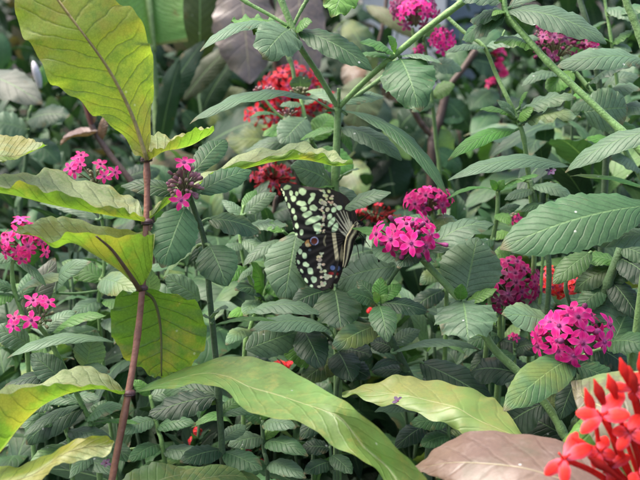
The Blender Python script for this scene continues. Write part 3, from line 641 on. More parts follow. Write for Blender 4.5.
# rosette shoot below
p = star('flowerless rosette shoot under the magenta cluster, leaves spread like a star', [([(378, 303, .67), (384, 325, .68), (402, 362, .69), (420, 400, .70), (430, 440, .71)], 10, STEM_D, True), ([(390, 335, .685), (372, 325, .68), (356, 318, .675)], 5, STEM_D, False)])
p.leaf(379, 302, .665, 381, 277, .665, 16, .7, 'b'); p.leaf(380, 303, .665, 429, 312, .66, 17, .4, 'k', nvein=12); p.leaf(379, 305, .66, 388, 342, .63, 28, .65, 'g'); p.leaf(376, 303, .665, 347, 293, .65, 17, .5, 'g'); p.leaf(377, 301, .665, 357, 280, .67, 15, .5, 'g'); p.leaf(380, 301, .665, 402, 284, .67, 14, .5, 'b'); p.leaf(379, 303, .66, 374, 292, .655, 8, .7, 'l'); p.leaf(379, 303, .66, 388, 295, .655, 8, .7, 'l')
p.leaf(378, 326, .675, 332, 349, .64, 28, .6, 'k'); p.leaf(392, 353, .68, 479, 349, .66, 9, .15, 's', kind='n'); p.leaf(404, 366, .69, 372, 370, .66, 12, .3, 'k'); p.leaf(410, 372, .69, 372, 372, .70, 14, .4, 'k'); p.leaf(420, 362, .69, 492, 402, .66, 34, .5, 'k', arch=.03); p.leaf(418, 392, .70, 460, 378, .70, 24, .5, 'k')
p.leaf(424, 410, .70, 375, 412, .66, 16, .35, 's', nvein=14); p.leaf(424, 408, .70, 434, 432, .66, 15, .3, 's'); p.leaf(428, 425, .71, 395, 448, .69, 22, .5, 'k'); p.leaf(428, 425, .71, 470, 452, .70, 20, .5, 'k'); p.leaf(392, 345, .685, 420, 330, .69, 16, .5, 's'); p.leaf(396, 350, .69, 370, 342, .70, 18, .5, 'k')
# dark shoot beneath the butterfly
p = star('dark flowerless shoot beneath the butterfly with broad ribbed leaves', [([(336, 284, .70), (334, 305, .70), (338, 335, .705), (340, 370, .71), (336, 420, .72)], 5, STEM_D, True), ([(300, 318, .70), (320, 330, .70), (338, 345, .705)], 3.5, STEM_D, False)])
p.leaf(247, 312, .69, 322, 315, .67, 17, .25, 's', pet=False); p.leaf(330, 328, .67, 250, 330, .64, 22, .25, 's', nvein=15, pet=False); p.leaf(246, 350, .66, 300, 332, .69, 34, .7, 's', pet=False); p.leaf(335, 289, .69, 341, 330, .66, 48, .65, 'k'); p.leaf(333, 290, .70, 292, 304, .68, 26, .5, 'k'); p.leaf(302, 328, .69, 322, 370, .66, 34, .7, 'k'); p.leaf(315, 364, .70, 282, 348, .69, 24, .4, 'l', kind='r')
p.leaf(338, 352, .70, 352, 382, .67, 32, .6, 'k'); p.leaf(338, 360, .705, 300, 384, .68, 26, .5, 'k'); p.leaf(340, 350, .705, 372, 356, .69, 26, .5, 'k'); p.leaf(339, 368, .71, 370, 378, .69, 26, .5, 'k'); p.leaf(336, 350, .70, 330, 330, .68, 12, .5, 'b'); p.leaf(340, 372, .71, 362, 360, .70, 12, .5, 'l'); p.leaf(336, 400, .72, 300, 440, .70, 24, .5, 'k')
# leaves left of butterfly
p = star('leafy shoot left of the butterfly with one large hanging leaf behind its wing', [([(288, 236, .735), (278, 262, .735), (262, 300, .74), (250, 330, .74), (244, 380, .75)], 5, STEM_G, True), ([(244, 205, .74), (240, 230, .74), (244, 262, .74), (258, 300, .74)], 4.5, STEM_G, False)])
p.leaf(296, 234, .725, 284, 302, .70, 52, .85, 's', wave=.03, arch=.10); p.leaf(284, 240, .73, 243, 266, .715, 13, .3, 's'); p.leaf(260, 268, .735, 238, 282, .71, 9, .3, 's'); p.leaf(244, 215, .735, 276, 193, .74, 16, .55, 's'); p.leaf(284, 232, .73, 262, 222, .74, 14, .3, 'b'); p.leaf(246, 222, .74, 222, 200, .75, 12, .5, 's'); p.leaf(245, 226, .74, 288, 226, .735, 12, .25, 's')
p.leaf(242, 240, .74, 270, 256, .73, 16, .5, 's'); p.leaf(243, 244, .74, 222, 254, .72, 14, .4, 's'); p.leaf(247, 268, .74, 222, 282, .73, 16, .5, 'b'); p.leaf(262, 298, .73, 252, 262, .70, 20, .5, 'b'); p.leaf(262, 300, .735, 235, 290, .70, 22, .5, 'k'); p.leaf(258, 300, .73, 244, 316, .69, 18, .5, 's'); p.leaf(260, 300, .735, 300, 296, .72, 18, .4, 'b'); p.leaf(256, 312, .74, 228, 318, .71, 14, .4, 'l')
p.leaf(268, 285, .735, 292, 300, .71, 22, .5, 'b'); p.leaf(250, 330, .74, 226, 345, .70, 18, .5, 's'); p.leaf(248, 340, .74, 280, 352, .70, 22, .5, 's'); p.leaf(247, 360, .745, 275, 372, .74, 18, .5, 'k'); p.leaf(272, 272, .735, 306, 280, .74, 18, .5, 'k'); p.leaf(243, 210, .74, 256, 190, .76, 12, .5, 'b')
# upper magenta cluster behind
p = star('smaller magenta cluster rising just behind the bright one near the fork', [([(432, 212, .765), (440, 240, .77), (444, 275, .775), (446, 330, .78)], 5, STEM_G, True)])
head(p, 430, 203, .76, 23, 15, 20, 'magenta', 19, nb=8, budmat='throat', spread=0.0)
p.leaf(436, 216, .765, 462, 232, .76, 14, .4, 's'); p.leaf(441, 215, .765, 448, 232, .75, 20, .5, 'w', mat='pale', kind='r'); p.leaf(437, 222, .77, 405, 220, .78, 14, .4, 'g'); p.leaf(444, 270, .775, 420, 285, .76, 18, .5, 'g'); p.leaf(444, 290, .775, 410, 312, .76, 20, .5, 'k'); p.leaf(445, 300, .78, 480, 320, .77, 18, .5, 'g')
# dark magenta cluster
p = star('crowded dark magenta cluster in the middle right, above the brightest one', [([(506, 292, .74), (500, 312, .745), (500, 340, .75), (498, 380, .76)], 6, STEM_G, True), ([(500, 330, .75), (490, 324, .745), (487, 322, .74)], 3, STEM_G, False)])
head(p, 509, 284, .73, 33, 27, 32, 'deep', 21, nb=6, budmat='deep', spread=-.3, up=.5); head(p, 488, 324, .735, 7, 7, 5, 'deep', 12, nb=2, budmat='deep')
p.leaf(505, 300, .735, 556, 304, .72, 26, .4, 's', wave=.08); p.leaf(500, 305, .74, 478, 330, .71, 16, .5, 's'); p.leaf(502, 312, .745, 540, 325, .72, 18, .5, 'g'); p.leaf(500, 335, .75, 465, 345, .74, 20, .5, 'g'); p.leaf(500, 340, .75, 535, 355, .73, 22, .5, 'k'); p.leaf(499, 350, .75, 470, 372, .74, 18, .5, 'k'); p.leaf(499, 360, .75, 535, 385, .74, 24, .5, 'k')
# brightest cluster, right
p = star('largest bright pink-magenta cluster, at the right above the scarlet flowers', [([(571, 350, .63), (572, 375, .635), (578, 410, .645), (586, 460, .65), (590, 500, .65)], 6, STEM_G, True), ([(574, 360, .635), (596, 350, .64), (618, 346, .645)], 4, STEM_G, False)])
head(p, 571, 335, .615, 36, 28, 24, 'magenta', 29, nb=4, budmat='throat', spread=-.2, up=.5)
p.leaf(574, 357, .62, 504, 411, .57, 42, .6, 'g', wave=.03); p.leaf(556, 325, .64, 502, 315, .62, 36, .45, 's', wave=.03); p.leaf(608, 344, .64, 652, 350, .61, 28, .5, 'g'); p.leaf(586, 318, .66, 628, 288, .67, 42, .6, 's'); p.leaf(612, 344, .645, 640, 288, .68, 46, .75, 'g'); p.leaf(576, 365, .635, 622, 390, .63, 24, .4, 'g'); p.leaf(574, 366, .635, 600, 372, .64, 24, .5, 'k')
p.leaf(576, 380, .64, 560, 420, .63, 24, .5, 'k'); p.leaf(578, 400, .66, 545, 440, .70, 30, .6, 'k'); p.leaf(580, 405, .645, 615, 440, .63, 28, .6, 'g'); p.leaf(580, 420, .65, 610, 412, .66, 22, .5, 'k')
# small pink heads scattered at the right
def sprig(label, x, y, d, n, mat, dia, r, st, lv):
    q = star(label, [(st, 3.5, STEM_G, True)])
    head(q, x, y, d, r, r * .6, n, mat, dia, nb=3, budmat='calyx', fat=.3, spread=.2)
    for a in lv: q.leaf(*a)
    return q
sprig('tiny pink stars on a thin stalk above the broad horizontal leaf', 549, 188, .70, 5, 'pink', 11, 6, [(548, 192, .70), (546, 215, .71), (540, 300, .72)], [(547, 205, .70, 520, 212, .69, 10, .4, 'g'), (546, 212, .70, 580, 200, .70, 14, .4, 's'), (546, 200, .705, 568, 218, .70, 12, .4, 'b')])
sprig('few pale pink stars at the tip of a stalk left of the broad leaf', 515, 220, .76, 4, 'pink', 11, 7, [(515, 224, .76), (510, 240, .765), (505, 300, .77)], [(513, 234, .76, 490, 240, .75, 12, .4, 'b'), (512, 236, .76, 530, 245, .76, 12, .4, 'g'), (510, 245, .765, 495, 262, .75, 14, .5, 'l')])
sprig('lone pink flower low among dark leaves between two magenta clusters', 513, 338, .72, 3, 'pink', 10, 5, [(514, 341, .72), (515, 360, .725), (516, 420, .73)], [(515, 350, .72, 535, 345, .71, 14, .5, 'k'), (515, 355, .72, 490, 360, .71, 16, .5, 'g')])

p = star('spreading shoot with long pale leaves in the lower left, right of the curling leaf', [([(60, 400, .70), (66, 430, .70), (72, 470, .70)], 5, STEM_G, True), ([(150, 395, .69), (158, 430, .69), (166, 470, .69)], 5, STEM_G, True), ([(66, 440, .70), (110, 450, .695), (160, 446, .69)], 3.5, STEM_G, False)])
for z in [(60, 402, .70, 24, 412, .68, 14, .4, 's'), (60, 402, .70, 100, 398, .69, 16, .4, 's'), (64, 420, .70, 20, 428, .68, 16, .4, 'g'), (66, 432, .70, 112, 440, .68, 18, .45, 's'), (68, 446, .70, 28, 470, .68, 20, .5, 'n'), (70, 455, .70, 112, 474, .67, 22, .5, 's'), (60, 400, .70, 64, 384, .69, 10, .5, 'l'),
          (150, 396, .69, 132, 380, .69, 12, .5, 'b'), (150, 398, .69, 186, 388, .70, 18, .5, 's'), (154, 420, .69, 122, 434, .67, 18, .5, 's'), (156, 428, .69, 196, 424, .68, 16, .4, 'g'), (160, 445, .69, 128, 462, .66, 18, .5, 'g'), (162, 450, .69, 206, 458, .67, 18, .45, 's'), (163, 462, .69, 140, 478, .66, 16, .5, 'n'), (64, 425, .70, 40, 400, .71, 14, .5, 'b')]: p.leaf(*z)
p = star('low leafy shoot in the shade right under the drooping end of the long pale leaf', [([(262, 420, .70), (264, 450, .70), (268, 490, .70)], 5, STEM_D, True), ([(330, 446, .69), (332, 470, .69), (334, 500, .69)], 4, STEM_D, True)])
for z in [(262, 422, .70, 240, 410, .69, 14, .5, 'g'), (262, 424, .70, 296, 428, .68, 18, .45, 's'), (263, 438, .70, 228, 446, .68, 20, .5, 's'), (264, 444, .70, 308, 456, .67, 20, .5, 'g'), (266, 462, .70, 232, 476, .67, 20, .5, 'g'), (266, 464, .70, 306, 478, .67, 20, .5, 's'), (262, 420, .70, 268, 404, .70, 12, .6, 'b'), (264, 440, .70, 284, 420, .71, 12, .5, 'l'),
          (330, 448, .69, 300, 448, .69, 16, .5, 'k'), (331, 455, .69, 352, 474, .67, 18, .5, 'g'), (331, 462, .69, 304, 474, .67, 18, .5, 'k'), (330, 446, .69, 338, 432, .70, 12, .5, 'g')]: p.leaf(*z)
p = star('low ribbed shoot above the bronze leaf, seen between the two pale leaves', [([(448, 420, .66), (450, 450, .66), (452, 490, .66)], 5, STEM_D, True)])
for z in [(448, 422, .66, 410, 424, .65, 18, .45, 'g'), (449, 430, .66, 486, 436, .66, 18, .5, 'k'), (449, 436, .66, 420, 446, .65, 18, .5, 'g'), (448, 420, .66, 452, 404, .67, 14, .5, 'k'), (449, 426, .66, 480, 412, .67, 18, .5, 'g')]: p.leaf(*z)

# ------------------------------------------------------------------ right-hand stems and leaves
p = star('long slanting hairy stem crossing the upper right corner, flowerless', [([(504, -30, .66), (504, 0, .66), (508, 16, .66), (530, 42, .655), (551, 65, .65), (599, 110, .64), (642, 153, .63), (700, 230, .62)], 7.5, (.16, .30, .085), True)])
p.leaf(508, 10, .66, 607, 43, .64, 25, .4, 's', nvein=15, arch=.10); p.leaf(506, 14, .66, 462, 40, .68, 22, .4, 'g'); p.leaf(505, 12, .66, 492, 16, .65, 9, .4, 'l'); p.leaf(504, 5, .66, 497, -14, .66, 8, .5, 'l'); p.leaf(502, 2, .66, 445, -4, .66, 14, .3, 's'); p.leaf(509, 8, .66, 560, -10, .68, 18, .4, 's')
p.leaf(540, 50, .665, 494, 42, .66, 16, .2, 'b'); p.leaf(505, 12, .66, 470, 22, .67, 14, .3, 'g')
p = star('thin pale stem with wavy whorled leaves left of the slanting hairy stem', [([(505, 30, .72), (499, 42, .72), (488, 48, .72)], 2.6, STEM_G, False), ([(446, 16, .73), (466, 34, .725), (484, 47, .72), (496, 74, .72), (507, 97, .715), (516, 116, .715), (523, 135, .715), (527, 162, .72), (531, 200, .725), (534, 260, .73)], 5, STEM_G, True)])
p.leaf(485, 47, .72, 446, 53, .70, 12, .3, 's'); p.leaf(486, 46, .72, 540, 38, .71, 12, .25, 's'); p.leaf(516, 130, .715, 448, 160, .68, 17, .45, 'b', arch=.10); p.leaf(522, 124, .715, 581, 118, .69, 15, .35, 's', wave=.10); p.leaf(520, 112, .715, 576, 97, .70, 15, .35, 's', wave=.06); p.leaf(515, 120, .715, 480, 110, .70, 11, .3, 'b'); p.leaf(516, 122, .715, 497, 100, .71, 10, .5, 's')
p.leaf(519, 108, .715, 528, 92, .70, 9, .5, 'b'); p.leaf(518, 120, .71, 534, 108, .70, 12, .5, 'l'); p.leaf(516, 118, .71, 505, 108, .70, 8, .4, 's'); p.leaf(520, 124, .71, 545, 106, .72, 14, .5, 's'); p.leaf(526, 160, .72, 498, 171, .71, 12, .3, 's')
p = star('shoot with a fading mauve flower head behind the slanting stem, upper right', [([(560, 58, .78), (577, 74, .775), (596, 98, .77), (614, 124, .765), (626, 152, .76), (644, 184, .76), (668, 240, .77)], 5.5, STEM_G, True), ([(612, 122, .765), (612, 100, .76), (610, 85, .76)], 4, STEM_G, False)])
head(p, 556, 46, .785, 26, 20, 8, 'dusk', 17, nb=30, budmat='dusk', spread=-.4, fat=.24); head(p, 590, 48, .78, 8, 6, 3, 'deep', 16, nb=2, budmat='deep'); head(p, 545, 35, .79, 10, 6, 0, 'dusk', 12, nb=12, budmat='mauvebud', spread=-.2)
p.leaf(644, 60, .71, 556, 68, .70, 25, .45, 's', arch=.10, pet=False); p.leaf(588, 84, .76, 632, 65, .73, 18, .3, 'k'); p.leaf(560, 74, .77, 522, 86, .75, 14, .35, 's'); p.leaf(572, 72, .77, 548, 92, .76, 22, .5, 'l', kind='r'); p.leaf(584, 112, .72, 628, 108, .72, 44, .85, 's', kind='r', pet=False); p.leaf(596, 98, .77, 640, 90, .74, 20, .4, 's'); p.leaf(612, 110, .765, 650, 112, .74, 20, .4, 's')
p.leaf(600, 104, .77, 572, 98, .75, 15, .4, 'b'); p.leaf(627, 150, .76, 585, 140, .74, 16, .4, 'b'); p.leaf(613, 122, .765, 640, 140, .75, 16, .4, 'b'); p.leaf(606, 110, .77, 590, 92, .76, 10, .5, 'l'); p.leaf(640, 170, .76, 610, 158, .75, 18, .4, 's')
p = star('tall rough-haired stem at the very right edge, top', [([(622, -30, .60), (626, 0, .60), (634, 20, .60), (644, 48, .60), (664, 120, .60)], 9, STEM_G, True)])
p.leaf(660, 100, .60, 655, 60, .60, 20, .5, 'g'); p.leaf(664, 128, .60, 565, 172, .62, 20, .35, 's', arch=.06); p.leaf(656, 205, .60, 500, 249, .585, 58, .55, 'g', arch=.07, nvein=15, kind='n', wave=.02, nu=12, nvs=40)
p.leaf(662, 236, .61, 580, 243, .60, 24, .45, 's', arch=.05); p.leaf(664, 212, .605, 610, 226, .60, 16, .4, 'k'); p.leaf(660, 195, .61, 570, 176, .62, 6, .1, 'b', kind='n')
p = star('pair of straight upright stems with sparse leaves at the top right', [([(578, -20, .80), (580, 0, .80), (588, 28, .80), (600, 90, .81), (606, 160, .82)], 7, STEM_D, True), ([(602, -20, .79), (605, 2, .79), (612, 44, .79), (618, 90, .80)], 4, STEM_G, False)])
p.leaf(612, 44, .79, 634, 30, .78, 8, .3, 'b'); p.leaf(612, 44, .79, 597, 38, .78, 7, .3, 'b'); p.leaf(613, 46, .79, 632, 52, .78, 9, .4, 's'); p.leaf(604, 100, .81, 570, 112, .80, 16, .4, 'g'); p.leaf(606, 130, .82, 630, 120, .80, 18, .5, 'g'); p.leaf(580, -4, .80, 610, -14, .79, 12, .4, 's'); p.leaf(606, 8, .79, 640, 22, .77, 14, .4, 's')
p.leaf(602, 90, .81, 640, 76, .80, 16, .4, 's'); p.leaf(606, 16, .79, 660, 10, .77, 10, .3, 'g')
p = star('stem with a flat whorl of leaves left of the broad horizontal leaf', [([(498, 190, .72), (497, 215, .72), (491, 256, .725), (488, 330, .73)], 5.5, STEM_G, True), ([(498, 191, .72), (515, 180, .71), (531, 182, .70)], 3.5, STEM_G, False), ([(531, 180, .70), (535, 200, .70), (538, 222, .705), (548, 300, .71)], 6, STEM_D, True)])
p.leaf(497, 191, .72, 447, 199, .70, 6, .1, 'b', kind='n'); p.leaf(500, 190, .72, 540, 175, .70, 9, .2, 'b'); p.leaf(498, 190, .715, 504, 180, .71, 9, .6, 'l'); p.leaf(569, 167, .68, 448, 180, .66, 17, .35, 's', arch=.12, pet=False); p.leaf(497, 190, .715, 490, 180, .71, 8, .6, 'l'); p.leaf(497, 214, .72, 510, 225, .70, 14, .5, 'l'); p.leaf(496, 216, .72, 520, 205, .72, 10, .4, 'g'); p.leaf(494, 240, .72, 470, 252, .71, 14, .4, 'g')
p.leaf(532, 186, .70, 574, 200, .68, 14, .4, 's'); p.leaf(533, 190, .70, 505, 200, .69, 12, .4, 's')
p = star('thick dark stem under the broad leaf at the right, bright leaf underside hanging', [([(628, 222, .66), (622, 244, .655), (616, 262, .655), (604, 294, .66), (592, 340, .68), (580, 400, .7)], 11, STEM_D, True), ([(640, 255, .67), (628, 262, .665), (616, 268, .66)], 4, STEM_G, False), ([(590, 256, .67), (572, 270, .665), (566, 290, .665), (580, 330, .68)], 4.5, STEM_D, False)])
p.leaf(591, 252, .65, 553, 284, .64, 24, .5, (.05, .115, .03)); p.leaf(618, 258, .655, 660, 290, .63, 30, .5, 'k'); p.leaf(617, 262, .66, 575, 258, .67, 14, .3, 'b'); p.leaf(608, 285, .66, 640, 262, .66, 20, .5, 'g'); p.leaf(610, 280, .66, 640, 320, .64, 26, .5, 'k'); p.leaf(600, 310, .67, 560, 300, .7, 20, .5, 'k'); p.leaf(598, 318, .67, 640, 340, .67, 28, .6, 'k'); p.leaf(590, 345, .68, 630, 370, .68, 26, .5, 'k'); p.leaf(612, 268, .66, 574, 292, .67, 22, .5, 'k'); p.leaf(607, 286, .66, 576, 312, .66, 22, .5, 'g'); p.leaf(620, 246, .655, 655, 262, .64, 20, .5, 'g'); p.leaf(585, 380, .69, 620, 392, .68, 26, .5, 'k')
p = star('pink-topped shoot at the top centre half hidden by the forked stem', [([(424, 42, .92), (430, 80, .93), (436, 140, .95), (440, 200, .97)], 4.5, STEM_G, True), ([(430, 84, .93), (418, 50, .92), (412, 28, .92)], 4, STEM_G, False)])
head(p, 412, 10, .91, 24, 19, 30, 'dusk', 16, nb=0, spread=-.5); head(p, 416, 14, .89, 20, 14, 12, 'magenta', 15, nb=0, spread=-.1); head(p, 442, 40, .91, 12, 14, 12, 'magenta', 15, nb=4, budmat='throat', spread=-.4); head(p, 419, 50, .92, 4, 5, 3, 'magenta', 11, nb=0)
p.leaf(428, 60, .92, 410, 78, .91, 14, .5, 's'); p.leaf(430, 64, .92, 462, 70, .92, 16, .5, 's'); p.leaf(432, 95, .94, 455, 85, .93, 16, .5, 'l'); p.leaf(433, 100, .94, 412, 112, .93, 16, .5, 'g'); p.leaf(425, 36, .91, 440, 24, .91, 14, .5, 'b')
# ------------------------------------------------------------------ red clusters behind
def redbush(label, stems, name='red_flower_shrub'): return Plant(name, label, 'flowering shrub', stems, group='red-flowered shrubs behind')
p = redbush('large red flower cluster hanging in shade above the butterfly, behind the long ribbed leaf', [([(292, 115, 1.12), (296, 160, 1.12), (300, 240, 1.15)], 6, STEM_B, True), ([(298, 170, 1.12), (280, 150, 1.1), (268, 130, 1.1)], 4, STEM_B, False)])
head(p, 290, 92, 1.10, 33, 25, 34, 'red', 19, nb=8, budmat='red', npet=4, tl=2.0, spread=-.5, up=.45, calyx='wilt', green=False, fat=.16); head(p, 262, 116, 1.08, 16, 12, 7, 'red', 17, nb=5, budmat='red', npet=4, tl=2.0, spread=-.3, up=.3, calyx='wilt', green=False, fat=.16); head(p, 324, 108, 1.12, 14, 14, 8, 'red', 17, nb=4, budmat='red', npet=4, tl=2, spread=-.4, calyx='wilt', green=False)
p.leaf(296, 140, 1.12, 340, 96, 1.14, 44, .7, 's', kind='r'); p.leaf(296, 150, 1.12, 225, 140, 1.1, 40, .5, 'k'); p.leaf(297, 160, 1.12, 350, 170, 1.1, 36, .5, 'k')
p = redbush('wilting dark red cluster with drooping buds beside the butterfly wing tip', [([(276, 196, .96), (272, 230, .97), (268, 300, .99)], 5, STEM_B, True)])
head(p, 273, 178, .94, 21, 17, 10, 'wilt', 15, nb=26, budmat='wilt', npet=4, tl=1.8, spread=-.6, up=.35, calyx='wilt', green=False, fat=.2)
p.leaf(272, 215, .965, 312, 205, .95, 22, .5, 'k'); p.leaf(272, 215, .965, 236, 240, .95, 24, .5, 'k'); p.leaf(270, 250, .97, 300, 275, .95, 26, .5, 'k')
p = redbush('red spidery cluster between the butterfly and the bright magenta flowers', [([(374, 228, .93), (374, 260, .94), (372, 330, .95)], 5, STEM_B, True)])
head(p, 376, 215, .92, 22, 10, 4, 'red', 13, nb=30, budmat='wilt', npet=4, tl=2.0, spread=-.2, up=.6, calyx='wilt', green=False, fat=.10)
p.leaf(374, 240, .93, 402, 236, .90, 20, .4, 'b'); p.leaf(374, 250, .935, 340, 262, .92, 24, .4, 'k'); p.leaf(373, 290, .94, 410, 300, .93, 26, .5, 'k')
p = redbush('orange-red round cluster half hidden under the broad leaf at the right', [([(564, 300, .81), (566, 330, .82), (568, 400, .83)], 5, STEM_D, True)])
head(p, 551, 283, .80, 13, 14, 16, 'scarlet', 14, nb=2, budmat='scarlet', spread=-.6, up=.3, calyx='wilt', green=False); head(p, 570, 291, .80, 13, 14, 18, 'scarlet', 14, nb=2, budmat='scarlet', spread=-.6, up=.3, calyx='wilt', green=False)
p.leaf(566, 316, .815, 600, 314, .80, 24, .5, 'g'); p.leaf(566, 318, .815, 530, 322, .80, 24, .5, 'k')
p = redbush('hot pink drooping bloom far behind the wavy-leaved stem, upper right', [([(500, 50, 1.25), (499, 80, 1.25), (500, 150, 1.28)], 4, STEM_B, True)])
head(p, 496, 60, 1.24, 6, 14, 4, 'coral', 24, nb=4, budmat='coral', npet=4, spread=-.7, up=.2, calyx='wilt', green=False, pw=.45); head(p, 491, 84, 1.24, 3, 3, 2, 'coral', 12, nb=0, spread=0, calyx='wilt', green=False)
p.leaf(496, 90, 1.25, 470, 110, 1.22, 26, .5, 'g'); p.leaf(497, 100, 1.25, 525, 120, 1.22, 28, .5, 'k'); p.leaf(497, 110, 1.25, 472, 140, 1.2, 24, .5, 'g')
def lowred(label, spots, d):
    x, y = spots[0]
    q = redbush(label, [([(x, y + 6, d), (x + 3, y + 30, d + .01)], 3, STEM_D, True)], 'low_red_plant')
    for (a, b) in spots:
        hh = head(q, a, b, d, 4, 3.2, 4, 'scarlet', 8, nb=2, budmat='red', npet=4, spread=-.2, up=.4, calyx='calyx', green=False, pw=.45, back=(a + 1, b + 6, d))
        mb = MB(); tube(mb, cr([P(a + 1, b + 6, d), P((a + x) / 2 + 1, b + 14, d), P(x + 3, y + 30, d + .01)], 5), .001, STEM_D, 5); mb.obj('branch', MAT['stem'], q.t)
    for k in range(9):
        a = R.uniform(-1, 1); q.leaf(x + 2, y + 22, d, x + 45 * a, y + R.uniform(-12, 26), d - .03, R.uniform(7, 12), .4, R.choice('kkg'), kind='n')
lowred('low plant with tiny red blooms between the two stems, bottom left', [(194, 441), (188, 454), (215, 451), (209, 457), (198, 431)], .80)
lowred('low plant with tiny red blooms under the long pale yellow leaf, bottom middle', [(252, 440), (258, 445), (262, 463), (248, 450), (226, 475)], .82)
lowred('low plant with dull red blooms hidden in the dark above the pale yellow leaf', [(284, 366), (291, 365), (278, 364), (372, 312), (364, 326)], .84)

# ------------------------------------------------------------------ butterfly
def inter(tab, y):
    if y <= tab[0][0]: return tab[0][1:]
    for a, b in zip(tab, tab[1:]):
        if y <= b[0]:
            t = (y - a[0]) / (b[0] - a[0]); return tuple(p * (1 - t) + q * t for p, q in zip(a[1:], b[1:]))
    return tab[-1][1:]
FW = [(183, 283, 289), (184.5, 280.8, 297), (186, 280.3, 304), (188, 280.8, 319), (189.3, 281.4, 332), (191, 282.4, 336), (195, 283.6, 342), (200, 285.4, 345.8), (205, 287, 348.6), (210, 289, 350.6), (215, 290.8, 352.4), (220, 292, 354), (225, 293, 355.4), (230, 294, 356), (235, 296, 354.5), (238, 298.5, 350), (241, 304, 342)]
HW = [(233, 322, 337), (235, 314, 341), (237, 309.6, 342.5), (240, 306.5, 343), (244, 302.8, 342), (248, 299.4, 341), (254, 296.8, 340), (260, 296, 339), (264, 296.4, 338.5), (268, 297.8, 338), (272, 299.8, 337), (276, 302, 335.5), (280, 304.4, 334), (284, 307.2, 332), (287, 311, 330), (289, 315, 327), (290.4, 319, 323)]
GRN = (.74, .94, .58); CRM = (.80, .76, .50); BLK = (.009, .008, .009); BRN = (.024, .018, .015)
FS = [(287, 187.4, 3.4, 2.1, -25, (.40, .58, .32)), (283.5, 193.5, 1.1, 2.4, 0, GRN), (286, 199, 1.1, 2.4, 0, GRN), (289, 205.5, 1.3, 2.8, -15, GRN), (293.2, 211, 1.7, 2.8, -15, GRN), (295.3, 218, 1.7, 2.6, 0, GRN), (296.8, 226, 1.7, 2.8, 0, GRN), (301.5, 232.3, 1.8, 2.9, 0, GRN), (296.3, 234.3, 1.4, 1.4, 0, GRN), (292.5, 229, 1.2, 1.8, 0, GRN),
      (281.5, 190, .8, 1.6, 0, CRM), (282.5, 196, .7, 1.8, 0, CRM), (285.5, 207, .9, 1.8, 0, CRM), (289, 215, .9, 1.8, 0, GRN), (291, 222, .9, 1.8, 0, GRN),
      (291, 193, 1.7, 2.6, 0, GRN), (296.6, 193.5, 1.5, 2.2, 0, GRN), (293.4, 198.5, 2.5, 2.9, 0, GRN), (302.5, 191.5, 3.4, 3.3, 20, GRN), (312.8, 195, 2.4, 2.2, 0, GRN), (311.4, 199.2, 3.7, 1.9, -40, GRN), (309.3, 202, 1.4, 2, 0, GRN), (301.5, 203.5, 4.7, 2.5, 8, GRN), (313.2, 207.8, 3.7, 2.8, 15, GRN), (303.8, 209, 3, 2.4, 0, GRN), (307.4, 214.3, 4.7, 2.7, -22, GRN),
      (313.5, 219.6, 7.8, 2.8, -18, GRN), (309, 222.4, 4, 2, -15, GRN), (317.5, 226.5, 4.2, 3.2, -10, GRN), (317.5, 229.8, 2.8, 2, 0, GRN), (318.3, 233.5, 2, 3.4, 0, GRN),
      (333.8, 209.8, 2.5, 2.5, 0, GRN), (339.2, 207.7, 2.8, 2.3, 0, GRN), (329.6, 216.6, 2.2, 2.9, 30, GRN), (331.6, 222, 2.4, 5, 38, GRN), (335.2, 227.6, 2.5, 4.6, 28, GRN), (323.6, 235, 1.6, 2.8, 0, GRN), (327.4, 209.5, 2, 2, 0, CRM)]
rr = random.Random(3)
for k in range(26):
    y = rr.uniform(189, 236); x = 322 + rr.gauss(0, 1.9) - (y - 210) * 0.02; FS.append((x, y, rr.uniform(.9, 1.7), rr.uniform(.7, 1.3), rr.uniform(-60, 60), tuple(c * rr.uniform(.7, 1) for c in CRM)))
for k in range(20):
    y = rr.uniform(189.5, 206); x = rr.uniform(322, 329 + (y - 189) * .55); FS.append((x, y, rr.uniform(1, 2), rr.uniform(.8, 1.5), rr.uniform(-60, 60), tuple(c * rr.uniform(.6, 1.0) for c in CRM)))
LINES = [((352, 236), (346, 224), .9), ((353, 234), (348.5, 220), .8), ((354, 233), (351, 222), .6), ((350, 238), (342, 232), .7), ((352.5, 238), (345, 231), .5), ((350.5, 235), (337, 213.5), .45), ((351, 233), (340.5, 211.5), .4), ((351.5, 231.5), (343.5, 211), .35), ((352, 230), (346.5, 212), .3), ((349, 236), (336, 219), .35), ((348, 238), (339, 229), .5)]
HS = [(300, 251.5, 1.9, 2.6, 10, GRN), (304.5, 255.6, 2.2, 3.1, -20, GRN), (305.8, 264.5, 3.1, 2.2, 25, GRN), (310.3, 271, 2.6, 3.4, -20, GRN), (314, 279.6, 2.7, 3.1, -25, GRN), (298.4, 262, 1.3, 2, -15, GRN), (301.8, 271, 1.2, 2.1, -30, GRN), (306.2, 280.4, 1.3, 2.5, -28, GRN), (311.4, 286, 1.6, 1.4, 0, GRN), (319, 286.6, 1.7, 1.2, 0, CRM),
      (309.8, 250, 1.4, 1.2, 0, (.12, .14, .16)), (326.8, 277, 2.6, 2.6, 0, CRM), (330, 276, 2, 1.6, 0, CRM), (323, 285, 2.4, 1.6, 0, CRM)]
for k in range(26):
    y = rr.uniform(250, 286); x = 319.5 + (y - 250) * .09 + rr.gauss(0, 1.9); HS.append((x, y, rr.uniform(1, 2.2), rr.uniform(.7, 1.4), rr.uniform(-50, 50), tuple(c * rr.uniform(.7, 1) for c in CRM)))
